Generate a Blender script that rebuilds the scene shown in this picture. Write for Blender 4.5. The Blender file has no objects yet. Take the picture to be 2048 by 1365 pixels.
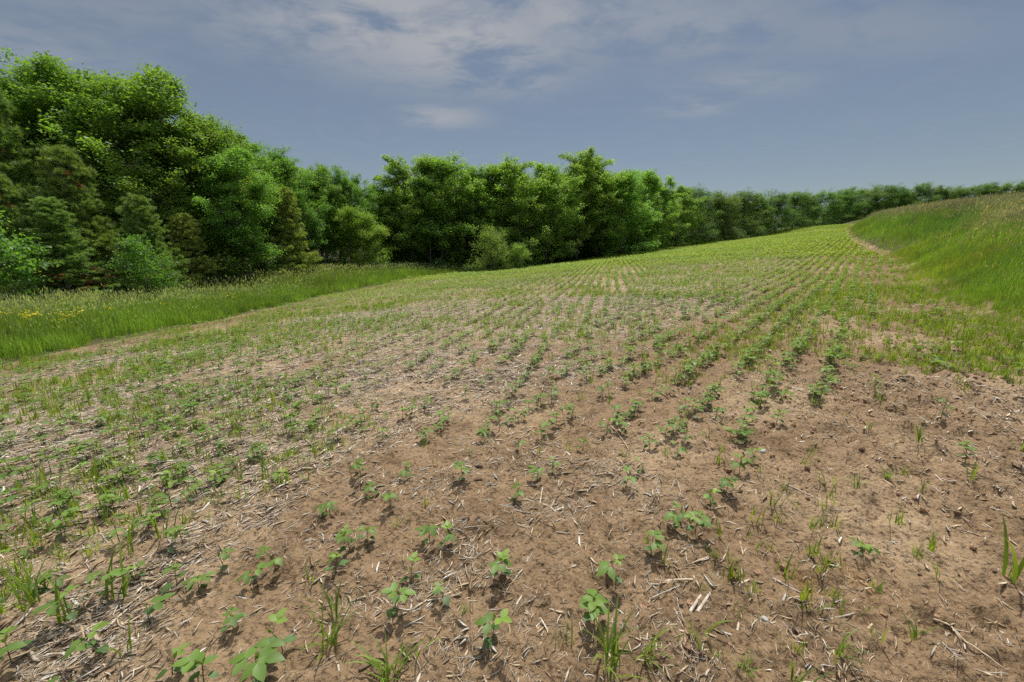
import bpy, math
import numpy as np
from mathutils import Vector

PI = math.pi
rng = np.random.default_rng(11)
sc = bpy.context.scene
col = sc.collection

# ------------------------------------------------------------------ camera model
FPX, CX, CY = 796.0, 1024.0, 682.5          # focal length in pixels of the 2048 px wide photograph
PITCH = math.radians(13.45)
EYE = 1.5
cp, sp = math.cos(PITCH), math.sin(PITCH)

def ray(px, py):
    a = (px - CX) / FPX; b = (CY - py) / FPX
    return a, cp + b * sp, b * cp - sp

def at(px, py, Y):
    """world point seen at a photo position, Y metres ahead"""
    x, y, z = ray(px, py)
    return np.array([x / y * Y, Y, EYE + z / y * Y])

# ------------------------------------------------------------------ noise
def _hash(ix, iy, s):
    h = (ix.astype(np.int64) * 374761393 + iy.astype(np.int64) * 668265263 + s * 2147483647) & 0xFFFFFFFF
    h = ((h ^ (h >> 13)) * 1274126177) & 0xFFFFFFFF
    h = h ^ (h >> 16)
    return (h & 0xFFFFFF) / float(0xFFFFFF)

def vnoise(x, y, s=0):
    x = np.asarray(x, float); y = np.asarray(y, float)
    ix = np.floor(x); iy = np.floor(y); fx = x - ix; fy = y - iy
    fx = fx * fx * (3 - 2 * fx); fy = fy * fy * (3 - 2 * fy)
    a = _hash(ix, iy, s); b = _hash(ix + 1, iy, s); c = _hash(ix, iy + 1, s); d = _hash(ix + 1, iy + 1, s)
    return (a * (1 - fx) + b * fx) * (1 - fy) + (c * (1 - fx) + d * fx) * fy

def fbm(x, y, s=0, o=4):
    v = 0; amp = 1; t = 0; f = 1
    for k in range(o):
        v = v + amp * vnoise(x * f + 17.3 * k, y * f - 9.1 * k, s + k); t += amp; amp *= .5; f *= 2.03
    return v / t

# ------------------------------------------------------------------ terrain
CTRL = np.array([
    (0, 0, 0), (0, 3, .03), (4, 2, .05), (-4, 3, -.15), (0, -8, 0), (8, -8, .2), (-9, -8, -.5),
    (-9.5, 7.0, -.68), (-9.8, 14, -.92), (-10.4, 21.5, -1.22), (-3.8, 47.5, -1.65),
    (-14, 9, -.85), (-28, 22, -1.2), (-21.7, 25.5, -1.3), (-18, 38, -1.1), (-6.2, 50, -1.3), (-45, 12, -1.2), (-30, 45, -1.0), (-10, 70, -.6),
    (1.4, 45, -1.0), (8.6, 56, -.72), (23.7, 70, .67), (58, 100, 3.2), (93.7, 130, 7.0),
    (12, 80, .4), (45, 120, 3.0), (80, 155, 6.0),
    (2, 12, -.02), (6.8, 18.8, .05), (13.7, 37.6, .3), (20.5, 56.4, .5), (10, 17.3, .15), (20, 34.6, .8), (30, 52, 1.5), (45, 78, 2.5), (17.6, 24.3, .68), (35.3, 48.5, 2.2), (53, 72.8, 3.75),
    (3.5, 19.7, -.15), (6.9, 39.4, -.3), (-3, 14, -.42), (-2, 26, -.72), (0, 38, -.95), (70, 100, 5.0),
    (6.6, 5, .22), (7.7, 6.5, .25), (9.4, 9, .32), (19.2, 20, .62), (33, 40, 2.0), (56.5, 70, 4.1), (82, 100, 6.5),
    (14, 12, .4), (24, 20, .8), (40, 20, 1.6), (60, 30, 2.8), (100, 60, 5.2), (110, 95, 6.8), (130, 140, 8.0), (170, 130, 8.6), (60, -10, 2.2), (25, -10, .8), (12, 2, .3), (180, 60, 7.5),
    (150, 250, 9.0), (0, 200, 1.0), (-100, 100, -1.0), (-120, 0, -1.5), (0, -60, 0), (300, 100, 9.0), (-200, 250, 0), (250, 300, 11),
], float)

def _phi(r2):
    return np.sqrt(r2 + 30.0)          # multiquadric: smooth, no overshoot

_K = _phi(((CTRL[:, None, :2] - CTRL[None, :, :2]) ** 2).sum(-1))
_n = len(CTRL)
_A = np.zeros((_n + 1, _n + 1)); _A[:_n, :_n] = _K - .6 * np.eye(_n); _A[:_n, _n] = 1; _A[_n, :_n] = 1
_W = np.linalg.solve(_A, np.concatenate([CTRL[:, 2], [0]]))

LEFT_EDGE = [(-8.2, -25), (-9.0, 0), (-9.5, 7.0), (-9.8, 14), (-10.4, 21.5), (-8.2, 34), (-3.8, 47.5)]
GRASS_EDGE = [(88, 112), (82, 100), (56.5, 70), (33, 40), (19.2, 20), (9.6, 9), (7.8, 6.3), (6.4, 4.4), (4.2, 1.2), (0.2, -6), (-2, -25)]
WOODS_FRONT = [(1.4, 47.5), (8.6, 56), (23.7, 70), (58, 100), (93.7, 130)]
def hay_edge(x, y):
    he = np.array([(160, 190)] + GRASS_EDGE)[::-1]; return (x - np.interp(y, he[:, 1], he[:, 0])) * .75

def bank(x, y):
    """the grassed bank that rises beyond the right border of the field"""
    return 2.15 * (1 - np.exp(-(np.maximum(hay_edge(x, y), 0) / 4.2) ** 1.12))

def base_z(x, y):
    x = np.asarray(x, float); y = np.asarray(y, float); sh = x.shape
    X = x.ravel(); Yv = y.ravel(); out = np.empty(len(X))
    for i in range(0, len(X), 60000):
        r2 = (X[i:i + 60000, None] - CTRL[None, :, 0]) ** 2 + (Yv[i:i + 60000, None] - CTRL[None, :, 1]) ** 2
        out[i:i + 60000] = _phi(r2) @ _W[:_n] + _W[_n]
    return out.reshape(sh) + bank(x, y)

_Z00 = float(base_z(np.array([0.]), np.array([0.]))[0])

def dist(x, y):
    return np.hypot(x, y)

def inpoly(x, y, poly):
    x = np.asarray(x); y = np.asarray(y); ins = np.zeros(x.shape, bool)
    n = len(poly)
    for i in range(n):
        x0, y0 = poly[i]; x1, y1 = poly[(i + 1) % n]
        if y0 == y1: continue
        c = ((y0 > y) != (y1 > y)) & (x < (x1 - x0) * (y - y0) / (y1 - y0) + x0)
        ins ^= c
    return ins

FIELD = LEFT_EDGE + WOODS_FRONT + GRASS_EDGE
MEADOW = LEFT_EDGE + [(1.2, 46.2), (1.0, 51.5), (-6.2, 52), (-14, 47), (-18, 38.5), (-20, 27), (-28, 23), (-45, 13), (-70, 0), (-70, -25)]
HAY = GRASS_EDGE[:] + [(60, -25), (140, -10), (150, 110), (110, 118)]

def relief(x, y):
    d = dist(x, y)
    w = np.clip(1.15 - d / 22, 0, 1)
    rough = np.clip(.6 + .28 * (x - .25 * y), .6, 1.9) * np.clip(1.5 - (y - 1) / 14, .4, 1)
    z = (fbm(x * 2.3, y * 2.3, 3, 3) - .5) * .055
    n1 = fbm(x * 9, y * 9, 7, 3)
    z = z + rough * (np.clip(n1 - .45, 0, 1) * .12 - np.clip(.44 - n1, 0, 1) * .12)
    wn = np.clip(1.2 - d / 8, 0, 1)
    n2 = vnoise(x * 27, y * 27, 21); n3 = vnoise(x * 55 + 3, y * 55, 22)
    z = z + wn * rough * ((n2 - .5) * .034 + np.clip(n3 - .55, 0, 1) * .045)
    far = (fbm(x * .35, y * .35, 31, 2) - .5) * .12 * np.clip((d - 6) / 20, 0, 1)
    return z * w - .004 + far

def gz(x, y):
    return base_z(x, y) - _Z00 + relief(x, y)

def ground_at(px, py):
    """where the line of sight through a photo position meets the ground"""
    dx, dy, dz = ray(px, py)
    t = np.geomspace(.6, 260, 3000)
    f = EYE + dz * t - (base_z(dx * t, dy * t) - _Z00)
    k = int(np.argmax(f < 0)) if (f < 0).any() else 2999
    t = t[k]
    return dx * t, dy * t

# ------------------------------------------------------------------ materials
def mat(name):
    m = bpy.data.materials.new(name); m.use_nodes = True
    nt = m.node_tree
    for n in list(nt.nodes): nt.nodes.remove(n)
    out = nt.nodes.new('ShaderNodeOutputMaterial')
    return m, nt, out

def leaf_material(name, trans=.35, gloss=.06, rough=.45, gain=1.0, vary=.0):
    m, nt, out = mat(name)
    N = nt.nodes.new; L = nt.links.new
    at_ = N('ShaderNodeAttribute'); at_.attribute_name = 'tint'
    src = at_.outputs['Color']
    if vary:
        oi = N('ShaderNodeObjectInfo')
        hs = N('ShaderNodeHueSaturation')
        mr = N('ShaderNodeMapRange'); mr.inputs['To Min'].default_value = .5 - vary * .016; mr.inputs['To Max'].default_value = .5 + vary * .008
        mv = N('ShaderNodeMapRange'); mv.inputs['To Min'].default_value = 1 - vary * .12; mv.inputs['To Max'].default_value = 1 + vary * .2
        ml = N('ShaderNodeMath'); ml.operation = 'MULTIPLY'; ml.inputs[1].default_value = 7.31
        fr = N('ShaderNodeMath'); fr.operation = 'FRACT'
        L(oi.outputs['Random'], mr.inputs['Value']); L(oi.outputs['Random'], ml.inputs[0]); L(ml.outputs[0], fr.inputs[0]); L(fr.outputs[0], mv.inputs['Value'])
        L(mr.outputs[0], hs.inputs['Hue']); L(mv.outputs[0], hs.inputs['Value']); L(src, hs.inputs['Color'])
        src = hs.outputs['Color']
    d = N('ShaderNodeBsdfDiffuse'); t = N('ShaderNodeBsdfTranslucent'); g = N('ShaderNodeBsdfGlossy')
    g.inputs['Roughness'].default_value = rough
    tm = N('ShaderNodeMix'); tm.data_type = 'RGBA'; tm.blend_type = 'MULTIPLY'; tm.inputs['Factor'].default_value = 1
    tm.inputs['B'].default_value = (1.3 * gain, 1.25 * gain, .45 * gain, 1)
    L(src, d.inputs['Color']); L(src, tm.inputs['A']); L(tm.outputs['Result'], t.inputs['Color'])
    m1 = N('ShaderNodeMixShader'); m1.inputs[0].default_value = trans
    m2 = N('ShaderNodeMixShader'); m2.inputs[0].default_value = gloss
    L(d.outputs[0], m1.inputs[1]); L(t.outputs[0], m1.inputs[2]); L(m1.outputs[0], m2.inputs[1]); L(g.outputs[0], m2.inputs[2])
    L(m2.outputs[0], out.inputs['Surface'])
    return m

def dry_material(name, noise_scale=60):
    m, nt, out = mat(name)
    N = nt.nodes.new; L = nt.links.new
    a = N('ShaderNodeAttribute'); a.attribute_name = 'tint'
    tc = N('ShaderNodeTexCoord'); no = N('ShaderNodeTexNoise'); no.inputs['Scale'].default_value = noise_scale; no.inputs['Detail'].default_value = 4
    L(tc.outputs['Object'], no.inputs['Vector'])
    mr = N('ShaderNodeMapRange'); mr.inputs['From Min'].default_value = .3; mr.inputs['From Max'].default_value = .7
    mr.inputs['To Min'].default_value = .62; mr.inputs['To Max'].default_value = 1.2
    L(no.outputs['Fac'], mr.inputs['Value'])
    mx = N('ShaderNodeVectorMath'); mx.operation = 'SCALE'
    L(a.outputs['Color'], mx.inputs[0]); L(mr.outputs[0], mx.inputs['Scale'])
    b = N('ShaderNodeBsdfPrincipled'); b.inputs['Roughness'].default_value = .75; b.inputs['Specular IOR Level'].default_value = .25
    L(mx.outputs[0], b.inputs['Base Color']); L(b.outputs[0], out.inputs['Surface'])
    return m

def bark_material(name, c0, c1):
    m, nt, out = mat(name)
    N = nt.nodes.new; L = nt.links.new
    tc = N('ShaderNodeTexCoord'); mp = N('ShaderNodeMapping'); mp.inputs['Scale'].default_value = (9, 9, 1.6)
    no = N('ShaderNodeTexNoise'); no.inputs['Scale'].default_value = 2.5; no.inputs['Detail'].default_value = 5
    L(tc.outputs['Object'], mp.inputs[0]); L(mp.outputs[0], no.inputs['Vector'])
    cr = N('ShaderNodeValToRGB'); cr.color_ramp.elements[0].position = .35; cr.color_ramp.elements[1].position = .65
    cr.color_ramp.elements[0].color = (*c0, 1); cr.color_ramp.elements[1].color = (*c1, 1)
    L(no.outputs['Fac'], cr.inputs[0])
    b = N('ShaderNodeBsdfPrincipled'); b.inputs['Roughness'].default_value = .9; b.inputs['Specular IOR Level'].default_value = .15
    bu = N('ShaderNodeBump'); bu.inputs['Strength'].default_value = .6; bu.inputs['Distance'].default_value = .03
    L(no.outputs['Fac'], bu.inputs['Height']); L(bu.outputs[0], b.inputs['Normal'])
    L(cr.outputs[0], b.inputs['Base Color']); L(b.outputs[0], out.inputs['Surface'])
    return m

def soil_material():
    m, nt, out = mat('soil')
    N = nt.nodes.new; L = nt.links.new
    a = N('ShaderNodeAttribute'); a.attribute_name = 'tint'
    tc = N('ShaderNodeTexCoord')
    def noise(scale, det, rough=.6):
        n = N('ShaderNodeTexNoise'); n.inputs['Scale'].default_value = scale; n.inputs['Detail'].default_value = det; n.inputs['Roughness'].default_value = rough
        L(tc.outputs['Object'], n.inputs['Vector']); return n
    n1 = noise(14, 8, .7); n2 = noise(95, 4); n3 = noise(3.1, 4)
    mr = N('ShaderNodeMapRange'); mr.inputs['From Min'].default_value = .3; mr.inputs['From Max'].default_value = .7; mr.inputs['To Min'].default_value = .74; mr.inputs['To Max'].default_value = 1.2
    L(n1.outputs['Fac'], mr.inputs['Value'])
    mr2 = N('ShaderNodeMapRange'); mr2.inputs['From Min'].default_value = .3; mr2.inputs['From Max'].default_value = .7; mr2.inputs['To Min'].default_value = .86; mr2.inputs['To Max'].default_value = 1.12
    L(n2.outputs['Fac'], mr2.inputs['Value'])
    mu = N('ShaderNodeMath'); mu.operation = 'MULTIPLY'; L(mr.outputs[0], mu.inputs[0]); L(mr2.outputs[0], mu.inputs[1])
    s = N('ShaderNodeVectorMath'); s.operation = 'SCALE'; L(a.outputs['Color'], s.inputs[0]); L(mu.outputs[0], s.inputs['Scale'])
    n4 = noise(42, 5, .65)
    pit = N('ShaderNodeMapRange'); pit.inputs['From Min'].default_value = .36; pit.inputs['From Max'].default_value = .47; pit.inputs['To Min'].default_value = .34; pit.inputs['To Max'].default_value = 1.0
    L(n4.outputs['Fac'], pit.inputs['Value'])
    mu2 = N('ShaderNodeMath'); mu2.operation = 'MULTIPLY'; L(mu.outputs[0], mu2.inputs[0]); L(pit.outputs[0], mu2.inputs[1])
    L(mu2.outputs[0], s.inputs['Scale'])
    # organic crumbs
    vo = N('ShaderNodeTexVoronoi'); vo.inputs['Scale'].default_value = 42; L(tc.outputs['Object'], vo.inputs['Vector'])
    b = N('ShaderNodeBsdfPrincipled'); b.inputs['Roughness'].default_value = .95; b.inputs['Specular IOR Level'].default_value = .1
    ad = N('ShaderNodeMath'); ad.operation = 'MULTIPLY_ADD'; ad.inputs[1].default_value = .5
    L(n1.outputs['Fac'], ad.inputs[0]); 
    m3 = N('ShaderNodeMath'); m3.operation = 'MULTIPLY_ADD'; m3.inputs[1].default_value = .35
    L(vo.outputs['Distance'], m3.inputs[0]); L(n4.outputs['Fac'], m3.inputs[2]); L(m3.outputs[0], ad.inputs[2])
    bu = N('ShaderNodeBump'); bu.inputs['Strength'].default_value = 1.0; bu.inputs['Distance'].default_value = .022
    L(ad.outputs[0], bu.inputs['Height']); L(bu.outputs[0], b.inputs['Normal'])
    L(s.outputs[0], b.inputs['Base Color']); L(b.outputs[0], out.inputs['Surface'])
    return m

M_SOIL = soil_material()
M_CROWN = leaf_material('tree_leaves', .5, .03, .5, 1.3, 1.0)
M_NEEDLE = leaf_material('needles', .3, .04, .5, 1.0, .5)
M_CROP = leaf_material('crop_leaf', .34, .025, .5, 1.2)
M_GRASS = leaf_material('grass_blade', .45, .02, .5, 1.25)
M_DRY = dry_material('dry_stalk')
M_BARK = bark_material('bark', (.08, .068, .055), (.24, .21, .175))
M_STONE = bark_material('weathered_stone', (.3, .29, .28), (.5, .49, .47))

# ------------------------------------------------------------------ mesh helpers
class Geo:
    """collects vertices, quads, triangles and a colour for each face; becomes ONE mesh"""
    def __init__(self):
        self.v = []; self.q = []; self.t = []; self.cq = []; self.ct = []; self.n = 0
    def add(self, v, q=None, t=None, cq=None, ct=None):
        v = np.asarray(v, np.float32).reshape(-1, 3)
        if q is not None and len(q):
            q = np.asarray(q, np.int32).reshape(-1, 4)
            self.q.append(q + self.n); self.cq.append(np.broadcast_to(np.asarray(cq, np.float32), (len(q), 3)))
        if t is not None and len(t):
            t = np.asarray(t, np.int32).reshape(-1, 3)
            self.t.append(t + self.n); self.ct.append(np.broadcast_to(np.asarray(ct if ct is not None else cq, np.float32), (len(t), 3)))
        self.v.append(v); self.n += len(v)
    def mesh(self, name, smooth=True):
        v = np.concatenate(self.v)
        q = np.concatenate(self.q) if self.q else np.zeros((0, 4), np.int32)
        t = np.concatenate(self.t) if self.t else np.zeros((0, 3), np.int32)
        c = np.concatenate(([np.concatenate(self.cq)] if self.cq else []) + ([np.concatenate(self.ct)] if self.ct else []))
        me = bpy.data.meshes.new(name)
        nq, nt_ = len(q), len(t)
        me.vertices.add(len(v)); me.vertices.foreach_set('co', v.ravel())
        me.loops.add(nq * 4 + nt_ * 3); me.loops.foreach_set('vertex_index', np.concatenate([q.ravel(), t.ravel()]).astype(np.int32))
        me.polygons.add(nq + nt_)
        ls = np.concatenate([np.arange(nq) * 4, nq * 4 + np.arange(nt_) * 3]).astype(np.int32)
        me.polygons.foreach_set('loop_start', ls)
        me.polygons.foreach_set('loop_total', np.concatenate([np.full(nq, 4), np.full(nt_, 3)]).astype(np.int32))
        me.polygons.foreach_set('use_smooth', np.full(nq + nt_, smooth))
        at_ = me.attributes.new('tint', 'FLOAT_COLOR', 'FACE')
        at_.data.foreach_set('color', np.concatenate([c, np.ones((len(c), 1), np.float32)], 1).astype(np.float32).ravel())
        me.update(calc_edges=True)
        return me

def obj(name, me, m, parent=None, loc=None, rz=None, s=None):
    if not me.materials: me.materials.append(m)
    o = bpy.data.objects.new(name, me); col.objects.link(o)
    if parent: o.parent = parent
    if loc is not None: o.location = loc
    if rz is not None: o.rotation_euler = (0, 0, rz)
    if s is not None: o.scale = (s, s, s) if np.isscalar(s) else s
    return o

def tag(o, label=None, cat=None, group=None, kind=None):
    if label: o['label'] = label
    if cat: o['category'] = cat
    if group: o['group'] = group
    if kind: o['kind'] = kind
    return o

def empty(name, loc, rz=0, s=1):
    o = bpy.data.objects.new(name, None); col.objects.link(o)
    o.location = loc; o.rotation_euler = (0, 0, rz); o.scale = (s, s, s) if np.isscalar(s) else s
    o.empty_display_size = .1
    return o

def unit(v):
    v = np.asarray(v, float); return v / (np.linalg.norm(v, axis=-1, keepdims=True) + 1e-9)

def tube(g, pts, rad, c, sides=5, cap=True):
    pts = np.asarray(pts, float); n = len(pts)
    rad = np.broadcast_to(np.asarray(rad, float), (n,))
    d = unit(np.gradient(pts, axis=0))
    up = np.array([0, 0, 1.]) if abs(d[0, 2]) < .9 else np.array([1., 0, 0])
    a = unit(np.cross(d, up)); b = np.cross(d, a)
    ang = np.arange(sides) / sides * 2 * PI
    ring = a[:, None, :] * np.cos(ang)[None, :, None] + b[:, None, :] * np.sin(ang)[None, :, None]
    v = (pts[:, None, :] + ring * rad[:, None, None]).reshape(-1, 3)
    i = np.arange(n - 1)[:, None] * sides; j = np.arange(sides)[None, :]; k = (np.arange(sides)[None, :] + 1) % sides
    q = np.stack([i + j, i + k, i + sides + k, i + sides + j], -1).reshape(-1, 4)
    t = None
    if cap:
        v = np.concatenate([v, pts[:1], pts[-1:]]); e = n * sides
        t = [(e, (jj + 1) % sides, jj) for jj in range(sides)] + [(e + 1, (n - 1) * sides + jj, (n - 1) * sides + (jj + 1) % sides) for jj in range(sides)]
    g.add(v, q, t, c, c)

def scatter(g, T, pos, rz, s, c_mul=None, tilt=None, jit=None):
    """T = (verts, quads, tris, cq, ct); one transformed copy for each position"""
    tv, tq, tt, cq, ct = T
    N = len(pos); n = len(tv)
    if N == 0: return
    s = np.asarray(s, float)
    if s.ndim == 1: s = np.repeat(s[:, None], 3, 1)
    v = tv[None] * s[:, None, :]
    if tilt is not None:
        th, ph = tilt; ax = np.stack([-np.sin(ph), np.cos(ph), 0 * ph], 1)
        ct_, st = np.cos(th)[:, None, None], np.sin(th)[:, None, None]
        axb = np.broadcast_to(ax[:, None, :], v.shape)
        v = v * ct_ + np.cross(axb, v) * st + axb * (axb * v).sum(-1, keepdims=True) * (1 - ct_)
    cz, sz = np.cos(rz)[:, None], np.sin(rz)[:, None]
    v = np.stack([v[..., 0] * cz - v[..., 1] * sz, v[..., 0] * sz + v[..., 1] * cz, v[..., 2]], -1) + np.asarray(pos)[:, None, :]
    off = (np.arange(N) * n)[:, None, None]
    cm = np.ones((N, 3)) if c_mul is None else np.asarray(c_mul)
    if cm.ndim == 1: cm = np.repeat(cm[:, None], 3, 1)
    q = (tq[None] + off).reshape(-1, 4) if len(tq) else None
    t = (tt[None] + off).reshape(-1, 3) if len(tt) else None
    cqq = (cq[None] * cm[:, None, :]).reshape(-1, 3) if len(tq) else None
    ctt = (ct[None] * cm[:, None, :]).reshape(-1, 3) if len(tt) else None
    g.add(v.reshape(-1, 3), q, t, cqq, ctt)

def template(g):
    v = np.concatenate(g.v)
    q = np.concatenate(g.q) if g.q else np.zeros((0, 4), np.int32); t = np.concatenate(g.t) if g.t else np.zeros((0, 3), np.int32)
    cq = np.concatenate(g.cq) if g.cq else np.zeros((0, 3)); ct = np.concatenate(g.ct) if g.ct else np.zeros((0, 3))
    return v, q, t, cq, ct

def in_view(x, y, margin=6.0):
    """roughly what the photograph and a step to either side of it can show"""
    return (y > -1.5) & (np.abs(x) < 1.38 * np.maximum(y, 0) + margin)

# ------------------------------------------------------------------ crop rows
def row_coord(x, y, az):
    a = math.radians(az)
    return x * math.cos(a) - y * math.sin(a), x * math.sin(a) + y * math.cos(a)      # across, along

RB = (ground_at(760, 1120), ground_at(1290, 548))     # where the two sowing directions meet
def right_block(x, y):
    (x0, y0), (x1, y1) = RB
    return (x1 - x0) * (y - y0) - (y1 - y0) * (x - x0) < 0
AZ_R, AZ_L, SPACING = 41.0, 14.0, .38

_BARE = np.array([ground_at(*p) for p in ((250, 1365), (430, 1150), (620, 1000), (870, 840), (1180, 770), (1420, 650), (1600, 540), (1660, 480))])
_BARE = _BARE[np.argsort(_BARE[:, 1])]
def litter(x, y):
    """cover of last year's chopped maize straw, 0..1"""
    n = fbm(x * .55 + 5, y * .55, 41, 4)
    k = np.clip((n - .33) * 3.4, 0, 1)
    bx = np.interp(y, _BARE[:, 1], _BARE[:, 0])
    m = np.clip((bx - x + .5 * (fbm(x * 1.5, y * 1.5, 43, 3) - .5)) / 1.1 + .35, .16, 1)
    lx = np.interp(y, [q[1] for q in LEFT_EDGE], [q[0] for q in LEFT_EDGE])
    return np.clip(k * .75 + .2, 0, 1) * m * np.clip((x - lx - .6) / 2.5, .1, 1)

# ------------------------------------------------------------------ ground sheet
def build_ground():
    th = np.concatenate([np.linspace(-62, 62, 560), np.linspace(62, 298, 60)[1:-1]]) * PI / 180
    r = [0.0]; rr = .35
    while rr < 900:
        r.append(rr); rr *= 1.0085 if rr < 25 else 1.02
    r = np.array(r[1:])
    nt_, nr = len(th), len(r)
    X = r[:, None] * np.sin(th)[None]; Yv = r[:, None] * np.cos(th)[None]
    Z = gz(X, Yv)
    v = np.stack([X, Yv, Z], -1).reshape(-1, 3)
    i = np.arange(nr - 1)[:, None] * nt_; j = np.arange(nt_)[None]; k = (j + 1) % nt_
    q = np.stack([i + j, i + nt_ + j, i + nt_ + k, i + k], -1).reshape(-1, 4)[:, ::-1]
    v = np.concatenate([v, [[0, 0, float(gz(np.array([0.]), np.array([0.]))[0])]]])
    e = len(v) - 1
    t = np.stack([np.full(nt_, e), (np.arange(nt_) + 1) % nt_, np.arange(nt_)], -1)
    cen = v[q].mean(1); x, y = cen[:, 0], cen[:, 1]
    soil_a = np.array([.262, .178, .104]); soil_b = np.array([.375, .27, .166]); soil_c = np.array([.12, .076, .042])
    n = fbm(x * 1.1, y * 1.1, 51, 4)[:, None]; n2 = fbm(x * 6, y * 6, 55, 3)[:, None]
    c = soil_a + (soil_b - soil_a) * np.clip((n - .45) * 4, 0, 1) + (soil_c - soil_a) * np.clip((n2 - .56) * 4, 0, 1) * .6
    li = litter(x, y)[:, None]; d = dist(x, y)[:, None]
    straw = np.array([.41, .33, .24])
    c = c + (straw - c) * li * np.clip((d - 1.5) / 5, .15, .9) * np.clip((n2 - .3) * 3, .3, 1)
    lx_ = np.interp(y, [q_[1] for q_ in LEFT_EDGE], [q_[0] for q_ in LEFT_EDGE]); he0 = hay_edge(x, y)
    worn = np.exp(-((x - lx_ - .5) / .7) ** 2) + np.exp(-((he0 + .6) / 1.0) ** 2) * (y > 6)
    c = c + (np.array([.19, .115, .065]) - c) * (np.clip(worn, 0, 1) * np.clip((n2[:, 0] - .25) * 3, .4, 1))[:, None] * .75
    fld = inpoly(x, y, FIELD)[:, None]
    hay = inpoly(x, y, HAY)[:, None]; mea = inpoly(x, y, MEADOW)[:, None]
    turf = np.array([.085, .085, .035]) * (0.8 + .5 * n2)
    he_ = hay_edge(x, y)[:, None]; c = np.where((hay & (he_ > .5)) | mea, turf, c)
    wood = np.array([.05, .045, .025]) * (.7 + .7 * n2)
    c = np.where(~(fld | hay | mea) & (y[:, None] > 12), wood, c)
    # moss films on the bare soil
    for (mx, my), rad in ((ground_at(1725, 1130), .09), (ground_at(1735, 1180), .08), (ground_at(1830, 640), .35), (ground_at(1600, 1170), .06)):
        w = np.exp(-(((x - mx) ** 2 + (y - my) ** 2) / rad ** 2)) * np.clip((n2[:, 0] - .38) * 6, 0, 1)
        c = c + (np.array([.22, .125, .03]) - c) * (w * .8)[:, None]
    g = Geo(); g.add(v, q, t, c, soil_a)
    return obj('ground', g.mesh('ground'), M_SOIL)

tag(build_ground(), 'brown soil of the sloping field with paler dry crust', None, None, 'structure')

# ------------------------------------------------------------------ soybean seedlings
def leaflet(g, base, d, up, L, W, c, droop=.15, fold=.18, lod=0):
    """one ovate leaflet, hinged on its midrib"""
    d = unit(d); side = unit(np.cross(d, up)); n = np.cross(side, d)
    if lod == 0:
        ts = np.array([0, .16, .42, .72, 1]); hw = np.array([.02, .34, .46, .30, 0]) * W
    else:
        ts = np.array([0, .42, 1]); hw = np.array([.03, .47, 0]) * W
    mid = base + d * (ts * L)[:, None] - n * (droop * L * ts ** 2)[:, None]
    lf = mid - side * hw[:, None] + n * (fold * hw)[:, None]; rt = mid + side * hw[:, None] + n * (fold * hw)[:, None]
    k = len(ts); v = np.concatenate([mid, lf[:-1], rt[:-1]])
    q = []; t = []
    for i in range(k - 2):
        q.append((i, i + 1, k + i + 1, k + i)); q.append((i + 1, i, 2 * k - 1 + i, 2 * k + i))
    t = [(k - 2, k - 1, 2 * k - 2), (k - 1, k - 2, 3 * k - 3)]
    cc = np.asarray(c)
    g.add(v, q, t, cc * np.repeat([[.97], [1.05]], 3, 1)[np.arange(len(q)) % 2], cc)

C_OLD = np.array([.082, .155, .042]); C_MID = np.array([.122, .21, .04]); C_NEW = np.array([.18, .285, .05]); C_STEM = np.array([.13, .17, .06])

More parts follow.
